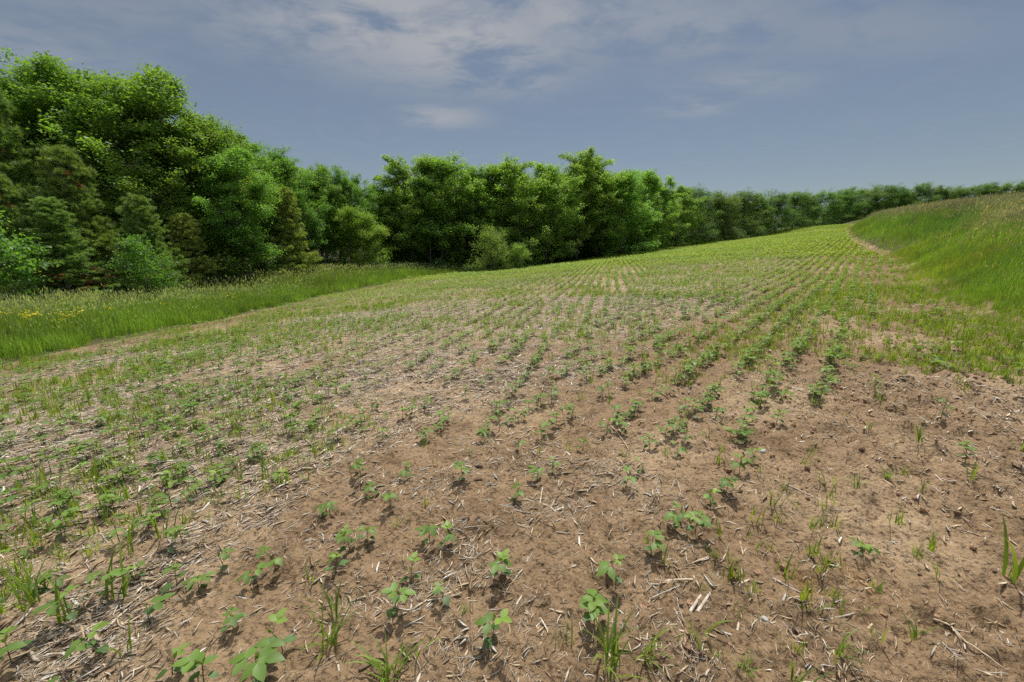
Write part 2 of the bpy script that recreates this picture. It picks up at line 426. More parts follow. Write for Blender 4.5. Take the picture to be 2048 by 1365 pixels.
def seedling_parts(r, h=.10, n_tri=2, size=1.0, lod=0):
    """[(part name, Geo)]: stem, the round seed leaves' pair and every three-fingered leaf"""
    parts = []
    lean = r.normal(0, .12, 2)
    sp_ = lambda t: np.array([lean[0] * h * t * t, lean[1] * h * t * t, h * t - .006])
    g = Geo()
    ts = np.linspace(0, 1, 5 if lod == 0 else 2)
    tube(g, [sp_(t) for t in ts], np.linspace(.0022, .0012, len(ts)), C_STEM, 5 if lod == 0 else 3)
    parts.append(('stem', g))
    a0 = r.uniform(0, 2 * PI)
    for k in range(2):                                   # unifoliate pair
        if r.random() < .12: continue
        g = Geo(); a = a0 + k * PI + r.normal(0, .2); d = np.array([math.cos(a), math.sin(a), r.uniform(-.25, .3)])
        b = sp_(.48); e = b + unit(d) * .014
        if lod == 0: tube(g, [b, e], [.0012, .001], C_STEM, 4)
        L = r.uniform(.030, .042) * size
        leaflet(g, e, d, (0, 0, 1), L, L * .86, C_OLD * r.uniform(.8, 1.2), r.uniform(.1, .4), .12, lod)
        parts.append(('leaf', g))
    for k in range(n_tri):
        g = Geo(); t = .66 + .3 * k / max(1, n_tri - 1) if n_tri > 1 else .85
        a = a0 + PI / 2 + k * 2.6 + r.normal(0, .35)
        el = r.uniform(.5, .95); pl = r.uniform(.02, .045) * size * (1 - .2 * k)
        b = sp_(t); d = np.array([math.cos(a) * math.cos(el), math.sin(a) * math.cos(el), math.sin(el)]); e = b + d * pl
        if lod == 0: tube(g, [b, b + d * pl * .5 + np.array([0, 0, .002]), e], .0011, C_STEM, 4)
        new = k == n_tri - 1 and r.random() < .6
        c = (C_NEW if new else C_MID) * r.uniform(.8, 1.2)
        L = r.uniform(.034, .05) * size * (.72 if new else 1)
        tl = r.uniform(-.3, .15) + (.4 if new else 0)
        for da in (0, 1.45, -1.45):
            aa = a + da + r.normal(0, .1); dd = np.array([math.cos(aa), math.sin(aa), tl + r.normal(0, .1)])
            bb = e + (d * .008 if da == 0 else 0)
            leaflet(g, bb, dd, (0, 0, 1), L * (1.08 if da == 0 else 1), L * .78, c * r.uniform(.92, 1.08), r.uniform(.05, .35), r.uniform(.1, .3), lod)
        parts.append(('leaf', g))
    g = Geo(); b = sp_(1.0)                              # folded tip
    for k in range(2):
        a = r.uniform(0, 2 * PI); d = np.array([math.cos(a) * .5, math.sin(a) * .5, 1])
        leaflet(g, b, d, (math.cos(a + 1.5), math.sin(a + 1.5), 0), .022 * size, .010 * size, C_NEW * r.uniform(.9, 1.2), 0, .4, lod)
    parts.append(('leaf', g))
    return parts

def merged(parts):
    G = Geo()
    for _n, g in parts:
        v, q, t, cq, ct = template(g); G.add(v, q, t, cq, ct)
    return G

def put(px, py):
    x, y = ground_at(px, py)
    return np.array([x, y, float(gz(np.array([x]), np.array([y]))[0])])

# the nearest seedlings, one by one: photo position of the stem's foot, height, leaves, size, label
NEAR = [
    (1188, 1250, .125, 3, 1.15, 'tall soybean seedling with four open leaves, its shadow reaching to a grass tuft'),
    (1232, 1172, .120, 2, 1.15, 'soybean seedling with broad round leaf close behind the tallest one'),
    (985, 1302, .105, 2, 1.15, 'soybean seedling on bare soil, lowest one in the middle of the field'),
    (1003, 1172, .115, 3, 1.0, 'soybean seedling with several stacked leaves above a dark cob fragment'),
    (788, 1240, .105, 2, 1.15, 'soybean seedling with wide leaf pair above a large blurred shadow'),
    (885, 1208, .062, 1, 1.05, 'short soybean seedling with two spread seed leaves'),
    (822, 1168, .075, 1, 1.0, 'small soybean seedling with one drooping leaf behind a straw heap'),
    (860, 1092, .09, 2, .95, 'soybean seedling with thin upright stems beside two dark cobs'),
    (890, 1102, .085, 2, .9, 'slender soybean seedling leaning beside its twin near the dark cobs'),
    (735, 1090, .085, 2, .95, 'soybean seedling with pointed top leaf near scattered straw chips'),
    (700, 1105, .10, 3, 1.0, 'bushy soybean seedling with three leaves at a crop row corner'),
    (672, 1150, .085, 2, 1.0, 'soybean seedling with pale green folded leaves above sprouting grass'),
    (520, 1365, .11, 3, 1.25, 'large soybean seedling cut by the lower picture edge'),
    (565, 1300, .115, 2, 1.1, 'soybean seedling with yellow-green tip beside the big cut-off one'),
    (515, 1168, .075, 2, 1.0, 'soybean seedling with dark lower leaf beside a bent straw'),
    (552, 1140, .09, 2, 1.05, 'soybean seedling with glossy leaf and bud, one of a pair on bare soil'),
    (300, 1250, .075, 1, 1.1, 'soybean seedling with one pale hanging leaf on a bare patch'),
    (355, 1175, .07, 1, 1.1, 'soybean seedling with two round leaves lying flat beside straw'),
    (200, 1308, .09, 2, 1.1, 'soybean seedling beside an upright pale stalk chip'),
    (345, 1350, .075, 1, 1.1, 'soybean seedling with rounded leaf near the lower picture edge'),
    (25, 1330, .10, 2, 1.2, 'soybean seedling with one broad wrinkled leaf at the picture corner'),
    (1302, 1108, .075, 2, .95, 'soybean seedling standing alone above the heap of pale husks'),
    (1350, 1062, .10, 3, 1.05, 'soybean seedling with drooping leaves in front of a dense clump'),
    (1390, 1066, .11, 3, 1.15, 'dense soybean clump of overlapping leaves by a dry twig'),
    (1420, 1015, .09, 2, 1.0, 'soybean seedling just behind the dense clump'),
    (1452, 990, .085, 3, 1.0, 'soybean seedling with wide leaf fan in the row of four'),
    (1478, 950, .095, 3, 1.1, 'soybean seedling with dark round leaf beside the grey stone'),
    (1502, 930, .10, 2, 1.05, 'soybean seedling with bright tip behind the grey stone'),
    (1252, 975, .085, 2, .95, 'soybean seedling with dark round lower leaf near crossed straws'),
    (1283, 948, .075, 1, .9, 'thin upright soybean seedling with a single curled leaf'),
    (1355, 915, .08, 2, .95, 'soybean seedling on a pale smooth soil patch'),
    (925, 972, .095, 3, 1.0, 'soybean seedling with ruffled leaves beside a dark cob'),
    (970, 880, .095, 3, 1.0, 'soybean seedling at the foot of a crossed straw pair'),
    (850, 880, .10, 3, 1.0, 'bright soybean seedling with upright leaves and a long shadow'),
    (722, 955, .095, 3, 1.0, 'soybean seedling with stacked leaves in the straw-strewn row'),
    (810, 958, .085, 2, .95, 'soybean seedling with pale spread leaves between two rows'),
    (1075, 960, .085, 2, .95, 'soybean seedling with bright top leaf above a thick shadow'),
    (1105, 950, .08, 2, .85, 'slim soybean seedling next to one with a thick shadow'),
    (1165, 900, .085, 2, .95, 'soybean seedling beside a slanting stalk fragment'),
    (745, 995, .07, 2, .9, 'low soybean seedling among chopped straw'),
    (780, 1020, .08, 2, .95, 'soybean seedling behind a heap of chopped straw'),
    (1030, 1005, .08, 2, .85, 'small soybean seedling above a curved pale stalk'),
    (660, 1030, .085, 2, 1.0, 'soybean seedling with two round leaves in a crust hollow'),
    (1250, 868, .10, 3, 1.1, 'large soybean seedling behind a fallen stalk'),
    (1430, 845, .10, 3, 1.05, 'soybean seedling with pale leaf fan on bare crust'),
    (1552, 850, .10, 3, 1.1, 'soybean seedling with stacked leaves at the edge of the cloddy soil'),
]
taken = []
for px, py, h, nt_, sz, lab in NEAR:
    P = put(px, py); taken.append(P[:2])
    r = np.random.default_rng(int(px * 7 + py))
    root = tag(empty('soybean_seedling', P, r.uniform(0, 6.28)), lab, 'seedling', 'soybean seedlings in the field')
    for nm, g in seedling_parts(r, h * 1.1, nt_, sz * 1.12):
        obj(nm, g.mesh(nm), M_CROP, root)
taken = np.array(taken)

# every other seedling of the sown rows
_LASTROW = np.array([ground_at(*p) for p in ((1260, 1365), (1290, 1250), (1340, 1150), (1440, 1060), (1530, 970), (1600, 860), (1660, 790), (1725, 700), (1765, 600), (1750, 530), (1690, 470))])
_LASTROW = _LASTROW[np.argsort(_LASTROW[:, 1])]
_NEARZONE = [ground_at(*p) for p in ((470, 1365), (470, 1020), (620, 905), (1560, 905), (1560, 1365))] + [(1, -2), (-1, -2)]
def sow():
    out = []
    for az, side in ((AZ_R, True), (AZ_L, False)):
        a = math.radians(az)
        for w in np.arange(-140, 140, SPACING):
            s = np.arange(-60, 200, .075) + rng.uniform(-.03, .03)
            s = s + rng.normal(0, .03, len(s)); ww = w + rng.normal(0, .03, len(s)) + .05 * (vnoise(s * .9, s * 0 + w * 3, 62) - .5) + .06 * np.sin(s * .2 + w)
            x = ww * math.cos(a) + s * math.sin(a); y = -ww * math.sin(a) + s * math.cos(a)
            k = in_view(x, y, 3) & (y < 140)
            x, y = x[k], y[k]
            k = (right_block(x, y) == side)
            out.append(np.stack([x[k], y[k]], 1))
    p = np.concatenate(out)
    p = p[inpoly(p[:, 0], p[:, 1], FIELD)]
    d = dist(p[:, 0], p[:, 1])
    # stand: gaps and thick stretches; sparse on the bare crust nearest the camera
    gap = fbm(p[:, 0] * 1.3, p[:, 1] * 1.3, 61, 3)
    keep = np.clip((gap - .2) * 3.4, .25, 1) * np.clip(.6 + d * .07, .42, 1)
    keep *= np.clip(1.25 - d / 90, .45, 1)
    keep *= np.where(vnoise(p[:, 0] * 3.1 + 40, p[:, 1] * 3.1, 63) > .27, 1, .2)
    # worn strips: along the meadow edge and along the hay edge
    keep *= np.where(p[:, 0] < np.interp(p[:, 1], [q[1] for q in LEFT_EDGE], [q[0] for q in LEFT_EDGE]) + .6, .3, 1)
    he = np.array(GRASS_EDGE[::-1]); gx = np.interp(p[:, 1], he[:, 1], he[:, 0])
    keep *= np.clip((gx - p[:, 0] - .5) / 1.8, np.clip((d - 14) / 30, .02, .8), 1)
    rx = np.interp(p[:, 1], _LASTROW[:, 1], _LASTROW[:, 0]); keep *= np.where((p[:, 0] > rx) & (d < 16), .05, 1)
    keep *= np.where(inpoly(p[:, 0], p[:, 1], _NEARZONE), 0, 1)
    p = p[rng.random(len(p)) < keep]
    md = ((p[:, None, :] - taken[None]) ** 2).sum(-1).min(1) if len(p) < 40000 else np.array([((taken - q) ** 2).sum(1).min() for q in p])
    p = p[(md > .14 ** 2) & (np.hypot(p[:, 0], p[:, 1]) > .9)]
    return p
SOY = sow()
SOYD = dist(SOY[:, 0], SOY[:, 1])
vis = in_view(SOY[:, 0], SOY[:, 1], .1) & (SOYD > 1.1)
order = np.argsort(np.where(vis, SOYD, 1e9))
IND = order[:252]; REST = np.setdiff1d(np.arange(len(SOY)), IND)
soy_mesh = []
for k in range(14):
    r = np.random.default_rng(900 + k)
    soy_mesh.append(merged(seedling_parts(r, r.uniform(.07, .12), int(r.integers(1, 4)), r.uniform(.9, 1.15))).mesh('soybean_seedling'))
zz = gz(SOY[IND, 0], SOY[IND, 1])
for i, k in enumerate(IND):
    x, y = SOY[k]
    o = obj('soybean_seedling', soy_mesh[i % 14], M_CROP, None, (x, y, zz[i]), rng.uniform(0, 6.28), rng.uniform(.82, 1.2) * (1 + (.4 if right_block(x, y) else .05) * min(1, max(0, (math.hypot(x, y) - 2.5) / 2.5))))
    if right_block(x, y):
        lab, gr = 'small green soybean seedling in the rows running toward the hay bank', 'soybean seedlings of the rows toward the hay bank'
    elif x < -.35 * y:
        lab, gr = 'small green soybean seedling among straw on the meadow side of the field', 'soybean seedlings on the meadow side'
    else:
        lab, gr = 'small green soybean seedling in the straw-covered middle rows', 'soybean seedlings of the middle rows'
    tag(o, lab, 'seedling', gr)

g = Geo()
P = SOY[REST]; D = SOYD[REST]; Z = gz(P[:, 0], P[:, 1]); P3 = np.column_stack([P, Z])
DJ = D * rng.uniform(.75, 1.3, len(D))
bands = [(0, 14, 0, 8), (14, 34, 1, 8), (34, 400, 2, 6)]
for d0, d1, lod, nv in bands:
    m_ = (DJ >= d0) & (DJ < d1); idx = np.nonzero(m_)[0]; which = rng.integers(0, nv, len(idx))
    for k in range(nv):
        r = np.random.default_rng(40 + k + 10 * lod)
        if lod < 2:
            T = template(merged(seedling_parts(r, r.uniform(.08, .13), int(r.integers(2, 4)), r.uniform(1., 1.2), 1)))
        else:
            G = Geo()
            for j in range(9):
                a = r.uniform(0, 6.28); dd = np.array([math.cos(a), math.sin(a), r.uniform(-.1, .7)])
                b = np.array([0, 0, r.uniform(.04, .13)]) + .03 * dd
                L = r.uniform(.06, .085); s_ = unit(np.cross(dd, (0, 0, 1))); dd = unit(dd)
                cc = (C_NEW if j < 3 else C_MID) * r.uniform(.85, 1.2)
                G.add([b, b + dd * L * .5 + s_ * L * .33, b + dd * L, b + dd * L * .5 - s_ * L * .33], [(0, 1, 2, 3)], None, cc)
            T = template(G)
        ii = idx[which == k]
        sc_ = rng.uniform(.8, 1.3, len(ii)) * np.interp(D[ii], [3, 8, 14, 34, 60], [1.1, 1.0, 1.0, 1.3, 1.7]) * np.where(right_block(P[ii, 0], P[ii, 1]) | (D[ii] > 16), 1, .8)
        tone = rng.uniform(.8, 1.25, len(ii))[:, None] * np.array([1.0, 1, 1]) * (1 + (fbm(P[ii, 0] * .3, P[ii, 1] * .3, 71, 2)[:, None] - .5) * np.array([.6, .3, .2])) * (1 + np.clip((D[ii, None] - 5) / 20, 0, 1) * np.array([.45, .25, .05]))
        scatter(g, T, P3[ii], rng.uniform(0, 6.28, len(ii)), sc_, tone)
tag(obj('soybean_rows', g.mesh('soybean_rows'), M_CROP), 'countless small soybean plants in the farther rows of the field', 'crop', None, 'stuff')
print('soy', len(SOY), 'faces', sum(len(q) for q in g.q) + sum(len(t) for t in g.t))

# ------------------------------------------------------------------ grass blades
def blade(g, base, a, L, W, bend, c, seg=4, tip_c=None):
    d = np.array([math.cos(a), math.sin(a), 0]); s = np.array([-math.sin(a), math.cos(a), 0])
    t = np.linspace(0, 1, seg + 1)
    ang = bend[0] + (bend[1] - bend[0]) * t                 # lean from the vertical, root to tip
    st = np.stack([np.sin(ang), np.cos(ang)], 1) * L / seg
    p = np.concatenate([[[0, 0]], np.cumsum(st[:-1], 0)])
    mid = base + d[None] * p[:, :1] + np.array([0, 0, 1.])[None] * p[:, 1:]
    w = W * np.array([.7, 1, .9, .6, 0]) [:seg + 1] if seg == 4 else W * np.array([1, .85, 0])
    lf = mid - s * w[:, None] * .5; rt = mid + s * w[:, None] * .5
    v = np.concatenate([lf[:-1], rt[:-1], mid[-1:]]); k = seg
    q = [(i, k + i, k + i + 1, i + 1) for i in range(k - 1)]
    t_ = [(k - 1, 2 * k - 1, 2 * k)]
    g.add(v, q, t_, np.asarray(c), np.asarray(c if tip_c is None else tip_c))

C_GR = np.array([.17, .26, .036]); C_GR2 = np.array([.12, .20, .036])

def tuft_mesh(r, n, L, W, spread=.3, name='grass_tuft'):
    g = Geo()
    for k in range(n):
        a = r.uniform(0, 6.28); b0 = r.uniform(0, spread); b1 = b0 + r.uniform(.4, 1.6)
        base = np.array([r.normal(0, .012), r.normal(0, .012), -.006])
        blade(g, base, a, L * r.uniform(.5, 1.1), W * r.uniform(.7, 1.2), (b0, b1), (C_GR if r.random() < .7 else C_GR2) * r.uniform(.8, 1.3))
    return g.mesh(name)

TUFTS = [tuft_mesh(np.random.default_rng(300 + k), n, L, W, s) for k, (n, L, W, s) in enumerate([
    (4, .13, .006, .25), (6, .16, .007, .35), (12, .13, .005, .5), (18, .15, .005, .55), (3, .19, .010, .2), (24, .11, .004, .7), (9, .22, .009, .4), (5, .09, .005, .3)])]
WEEDS = [   # photo position, mesh, scale, label
    (1215, 1345, 3, 1.25, 'grass tuft in front of the tallest seedling, cut by the lower edge'),
    (1290, 1320, 2, 1.1, 'thin grass tuft beside a pale curved straw at the lower edge'),
    (1400, 1300, 0, .9, 'sparse grass blades near the lower edge, below the husk pair'),
    (2018, 1180, 4, 1.25, 'three long arching grass blades on the cloddy soil'),
    (2018, 1175, 0, .7, 'short grass blades at the foot of the long arching ones'),
    (1838, 895, 6, .62, 'bushy grass tuft on cracked clods below the hay'),
    (2035, 900, 6, .6, 'upright grass clump at the picture edge below the hay'),
    (1940, 970, 4, .7, 'single bent grass shoot with broad leaf on rough clods'),
    (1845, 985, 0, .8, 'small grass shoot alone on the rough clods'),
    (1775, 955, 5, .7, 'low spiky grass tuft above the long dry root'),
    (1620, 912, 4, .55, 'upright grass shoot near the grey stone'),
    (1620, 1060, 0, 1.0, 'narrow grass shoot above the curved dry root'),
    (1540, 1015, 1, .8, 'grass shoots between seedling row and dry root'),
    (1655, 975, 7, 1.2, 'low grass sprout beside a straw cross'),
    (1715, 975, 2, .75, 'fine grass clump over the long dry root'),
    (1870, 1165, 0, .7, 'curved grass blade alone on brown soil'),
    (1675, 1325, 2, .8, 'dark green grass sprig near a forked straw'),
    (1582, 1365, 1, .8, 'grass sprig cut by the lower edge beside a thin straw'),
    (1400, 1270, 7, 1.2, 'small pale grass sprig under the husk pair'),
    (660, 1290, 3, 1.1, 'wide grass clump beside the large cut-off seedling'),
    (675, 1240, 1, 1.0, 'long grass shoots behind the wide clump'),
    (620, 1165, 0, .95, 'forked grass shoot on bare soil'),
    (240, 1200, 6, .9, 'big grass clump with arching blades among straw'),
    (150, 1245, 6, .8, 'grass clump beside the big arching one'),
    (265, 1310, 0, .9, 'thin grass blades near the low left seedlings'),
    (60, 1220, 3, 1.1, 'dense grass clump at the picture edge'),
    (540, 965, 6, .75, 'tall grass clump in the straw beside the crop row'),
    (320, 1080, 1, 1.1, 'two grass shoots rising above flattened straw'),
    (250, 1110, 6, .75, 'grass clump among flattened straw'),
    (775, 1365, 5, 1.4, 'sprawling grass clump cut by the lower edge'),
    (825, 1330, 7, 1.1, 'yellowing grass sprig by the sprawling clump'),
    (1830, 1280, 2, .6, 'small weed tuft near the branching root'),
    (1490, 1345, 5, .6, 'tiny leafy weed at the lower edge'),
    (930, 1230, 5, .35, 'tiny green weed rosette on bare soil'),
]
for px, py, k, s, lab in WEEDS:
    P = put(px, py)
    tag(obj('grass_tuft', TUFTS[k], M_GRASS, None, P, rng.uniform(0, 6.28), s * 1.35), lab, 'grass tuft', 'grass tufts in the field')

# weeds and volunteer grass of the wider field: one mass
def field_weeds():
    g = Geo()
    T = []
    for k in range(8):
        r = np.random.default_rng(500 + k); G = Geo()
        for j in range(int(r.integers(3, 10))):
            b0 = r.uniform(0, .5)
            blade(G, np.array([r.normal(0, .02), r.normal(0, .02), -.005]), r.uniform(0, 6.28), r.uniform(.05, .15), r.uniform(.004, .009), (b0, b0 + r.uniform(.2, 1)), C_GR * r.uniform(.8, 1.25), 2)
        T.append(template(G))
    for k in range(3):
        T.append(template(merged(seedling_parts(np.random.default_rng(560 + k), .07, 3, 1.3, 1))))
    n = 240000
    rr = rng.uniform(1.2, 150, n); near = rng.random(n) < .12; rr[near] = rng.uniform(1.2, 16, near.sum())
    th = np.where(rr < 34, rng.uniform(-58, 58, n), rng.uniform(-14, 44, n)) * PI / 180
    x, y = rr * np.sin(th), rr * np.cos(th)
    k = inpoly(x, y, FIELD); x, y, rr = x[k], y[k], rr[k]; n = len(x)
    dens = np.interp(rr, [1, 4, 8, 16, 40], [.16, .22, .34, .6, .95])
    he = np.array(GRASS_EDGE[::-1]); gx = np.interp(y, he[:, 1], he[:, 0])
    lx = np.interp(y, [q[1] for q in LEFT_EDGE], [q[0] for q in LEFT_EDGE])
    n_ = fbm(x * .7, y * .7, 81, 3)
    prob = np.clip((n_ - .42) * 3.2 + np.clip((rr - 9) / 60, 0, .5), .03, 1) * dens
    edge = np.exp(-((gx - x - .5) / (2.3 + .05 * y)) ** 2) * np.clip((y - 3.4) / 2, 0, 1) * np.clip((fbm(x * .9, y * .9, 85, 3) - .36) * 5, .12, 1)
    bare = (x > .9 + .5 * y) & (rr < 6.2)
    leftside = np.clip((-x - .45 * y) / 3, 0, 1) * .3
    prob = np.clip(prob + leftside * (n_ > .45) + edge * 1.6, 0, 1) * np.where(bare, .12, 1) * np.where(x < lx + .5, .55, 1) * np.where(rr < 2.6, .3, 1)
    k = rng.random(n) < prob
    x, y, rr, edge = x[k], y[k], rr[k], edge[k]; z = gz(x, y); w = rng.integers(0, 11, len(x))
    w = np.where((w >= 8) & (rng.random(len(x)) > .14), w - 8, w)
    size = np.interp(rr, [1, 5, 12, 24, 40, 70, 150], [.8, .95, 1.15, 1.3, 1.5, 1.9, 2.6])
    for j in range(11):
        m_ = w == j; c = rng.uniform(.8, 1.3, m_.sum())[:, None] * np.array([1, 1, 1]) + rng.uniform(-.1, .25, m_.sum())[:, None] * np.array([1, .3, 0])
        scatter(g, T[j], np.column_stack([x, y, z])[m_], rng.uniform(0, 6.28, m_.sum()), rng.uniform(.6, 1.3, m_.sum()) * size[m_], c)
    return g
g = field_weeds()
tag(obj('field_weeds', g.mesh('field_weeds'), M_GRASS), 'low green weeds and volunteer grass scattered between the crop rows', 'weeds', None, 'stuff')
print('weeds faces', sum(len(q) for q in g.q))

# ------------------------------------------------------------------ straw and stalks
STRAW_C = np.array([(.52, .41, .28), (.60, .50, .37), (.50, .44, .37), (.34, .24, .145), (.66, .60, .50), (.48, .36, .23), (.18, .12, .07)])
def straw_template(r, L, w, flat=1.0, curl=.2):
    g = Geo(); n = 4
    t = np.linspace(-.5, .5, n); b = r.normal(0, curl)
    pts = np.stack([t * L, b * L * (t * t - .1) + r.normal(0, .01, n) * L, .5 * w * flat + .12 * abs(b) * L * (t + .5) ** 2], 1)
    prof = np.array([(-.5, 0), (0, .5 * flat), (.5, 0)]) * w
    tap = np.array([.6, 1, .95, .5])
    v = np.concatenate([np.stack([np.full(3, p[0]), p[1] + prof[:, 0] * k, p[2] + prof[:, 1] * k], 1) for p, k in zip(pts, tap)])
    q = []
    for i in range(n - 1):
        for j in range(3): q.append((i * 3 + j, i * 3 + (j + 1) % 3, i * 3 + 3 + (j + 1) % 3, i * 3 + 3 + j))
    g.add(v, q, [(2, 1, 0), (9, 10, 11)], np.ones(3), np.ones(3) * .9)
    return template(g)

def straw_mass():
    g = Geo()
    T = [straw_template(np.random.default_rng(700 + k), 1, w, f, c) for k, (w, f, c) in enumerate(
        [(.045, .8, .05), (.06, .6, .25), (.09, .4, .35), (.045, .9, .6), (.13, .25, .2), (.032, 1, .3), (.08, .5, .8), (.19, .2, .4)])]
    def lay(n, r0, r1, l0, l1, gain, tone=1.0):
        rr = np.sqrt(rng.uniform(r0 ** 2, r1 ** 2, n)); th = rng.uniform(-58, 58, n) * PI / 180
        x, y = rr * np.sin(th), rr * np.cos(th)
        pr = np.clip(litter(x, y) * gain * (.5 * litter(x, y) + .12 + 2.2 * np.clip((fbm(x * 3.4, y * 3.4, 91, 3) - .38) * 3, 0, 1)) + .045, 0, 1)
        k = (rng.random(n) < pr) & inpoly(x, y, FIELD)
        x, y = x[k], y[k]; z = gz(x, y) + .001; w = rng.integers(0, 8, len(x)); m = len(x)
        lm = np.interp(np.hypot(x, y), [1, 3, 6, 10, 13, 34, 90], [.085, .11, .14, .17, .2, .34, .5]); L = .1 * lm + .9 * lm * rng.random(m) ** 2.6
        ang = np.where(rng.random(m) < .45, math.radians(90 - AZ_R) + rng.normal(0, .5, m), rng.uniform(0, 6.28, m))
        L = L * np.clip(.65 + litter(x, y) * 1.3, .7, 1)
        c = STRAW_C[rng.choice(7, m, p=[.22, .17, .18, .14, .1, .12, .07])] * rng.uniform(.65, 1.15, m)[:, None] * tone
        til = (rng.normal(0, .12, m), rng.uniform(0, 6.28, m))
        for j in range(8):
            s = w == j
            scatter(g, T[j], np.column_stack([x, y, z])[s], ang[s], L[s], c[s], (til[0][s], til[1][s]))
    lay(95000, .9, 2.6, .006, .085, 1.3, .9); lay(230000, 2.6, 6, .010, .13, 1.3, 1.08); lay(260000, 6, 13, .03, .2, 1.3, 1.18); lay(110000, 13, 34, .08, .34, 1.0, 1.18); lay(40000, 34, 110, .15, .5, .7)
    return g
g = straw_mass()
tag(obj('straw_litter', g.mesh('straw_litter'), M_DRY), 'chopped pale maize straw littering the soil between rows', 'straw', None, 'stuff')
print('straw faces', sum(len(q) for q in g.q))

def stalk_mesh(r, L, R, c, bend=.08, split=False):
    """a piece of maize stalk with its node rings, or a split one seen as a half shell"""
    n = 9; t = np.linspace(-.5, .5, n); g = Geo()
    b = r.normal(0, bend)
    pts = np.stack([t * L, b * L * t * t + r.normal(0, .004, n) * L, np.full(n, R * .7)], 1)
    rad = R * (1 + .16 * np.exp(-((t - .18) / .05) ** 2) + .12 * np.exp(-((t + .3) / .05) ** 2)) * np.linspace(1.05, .82, n)
    sides = 8
    if not split:
        tube(g, pts, rad, c, sides)
    else:
        ang = np.linspace(-.1, PI + .1, 7)
        out = np.stack([np.stack([np.full(7, p[0]), p[1] + np.cos(ang) * k, p[2] - R * .5 + np.sin(ang) * k], 1) for p, k in zip(pts, rad)])
        inn = np.stack([np.stack([np.full(7, p[0]), p[1] + np.cos(ang) * k * .72, p[2] - R * .5 + np.sin(ang) * k * .72], 1) for p, k in zip(pts, rad)])
        v = np.concatenate([out.reshape(-1, 3), inn.reshape(-1, 3)]); o = n * 7; q = []
        for i in range(n - 1):
            for j in range(6):
                q.append((i * 7 + j, i * 7 + j + 1, i * 7 + 8 + j, i * 7 + 7 + j)); q.append((o + i * 7 + 7 + j, o + i * 7 + 8 + j, o + i * 7 + j + 1, o + i * 7 + j))
            q.append((i * 7, i * 7 + 7, o + i * 7 + 7, o + i * 7)); q.append((o + i * 7 + 6, o + i * 7 + 13, i * 7 + 13, i * 7 + 6))
        for i in (0, n - 1):
            for j in range(6): q.append((i * 7 + j, i * 7 + j + 1, o + i * 7 + j + 1, o + i * 7 + j))
        g.add(v, q, None, np.asarray(c))
    # torn fibres at both ends
    for e in (-1, 1):
        for k in range(4):
            p0 = np.array([e * .5 * L * .98, r.normal(0, R * .5), R * .7 + r.normal(0, R * .3)])
            tube(g, [p0, p0 + np.array([e * L * r.uniform(.02, .1), r.normal(0, R * .5), r.normal(0, R * .3)])], [R * .2, R * .06], np.asarray(c) * 1.05, 3)
    return g.mesh('stalk_piece')

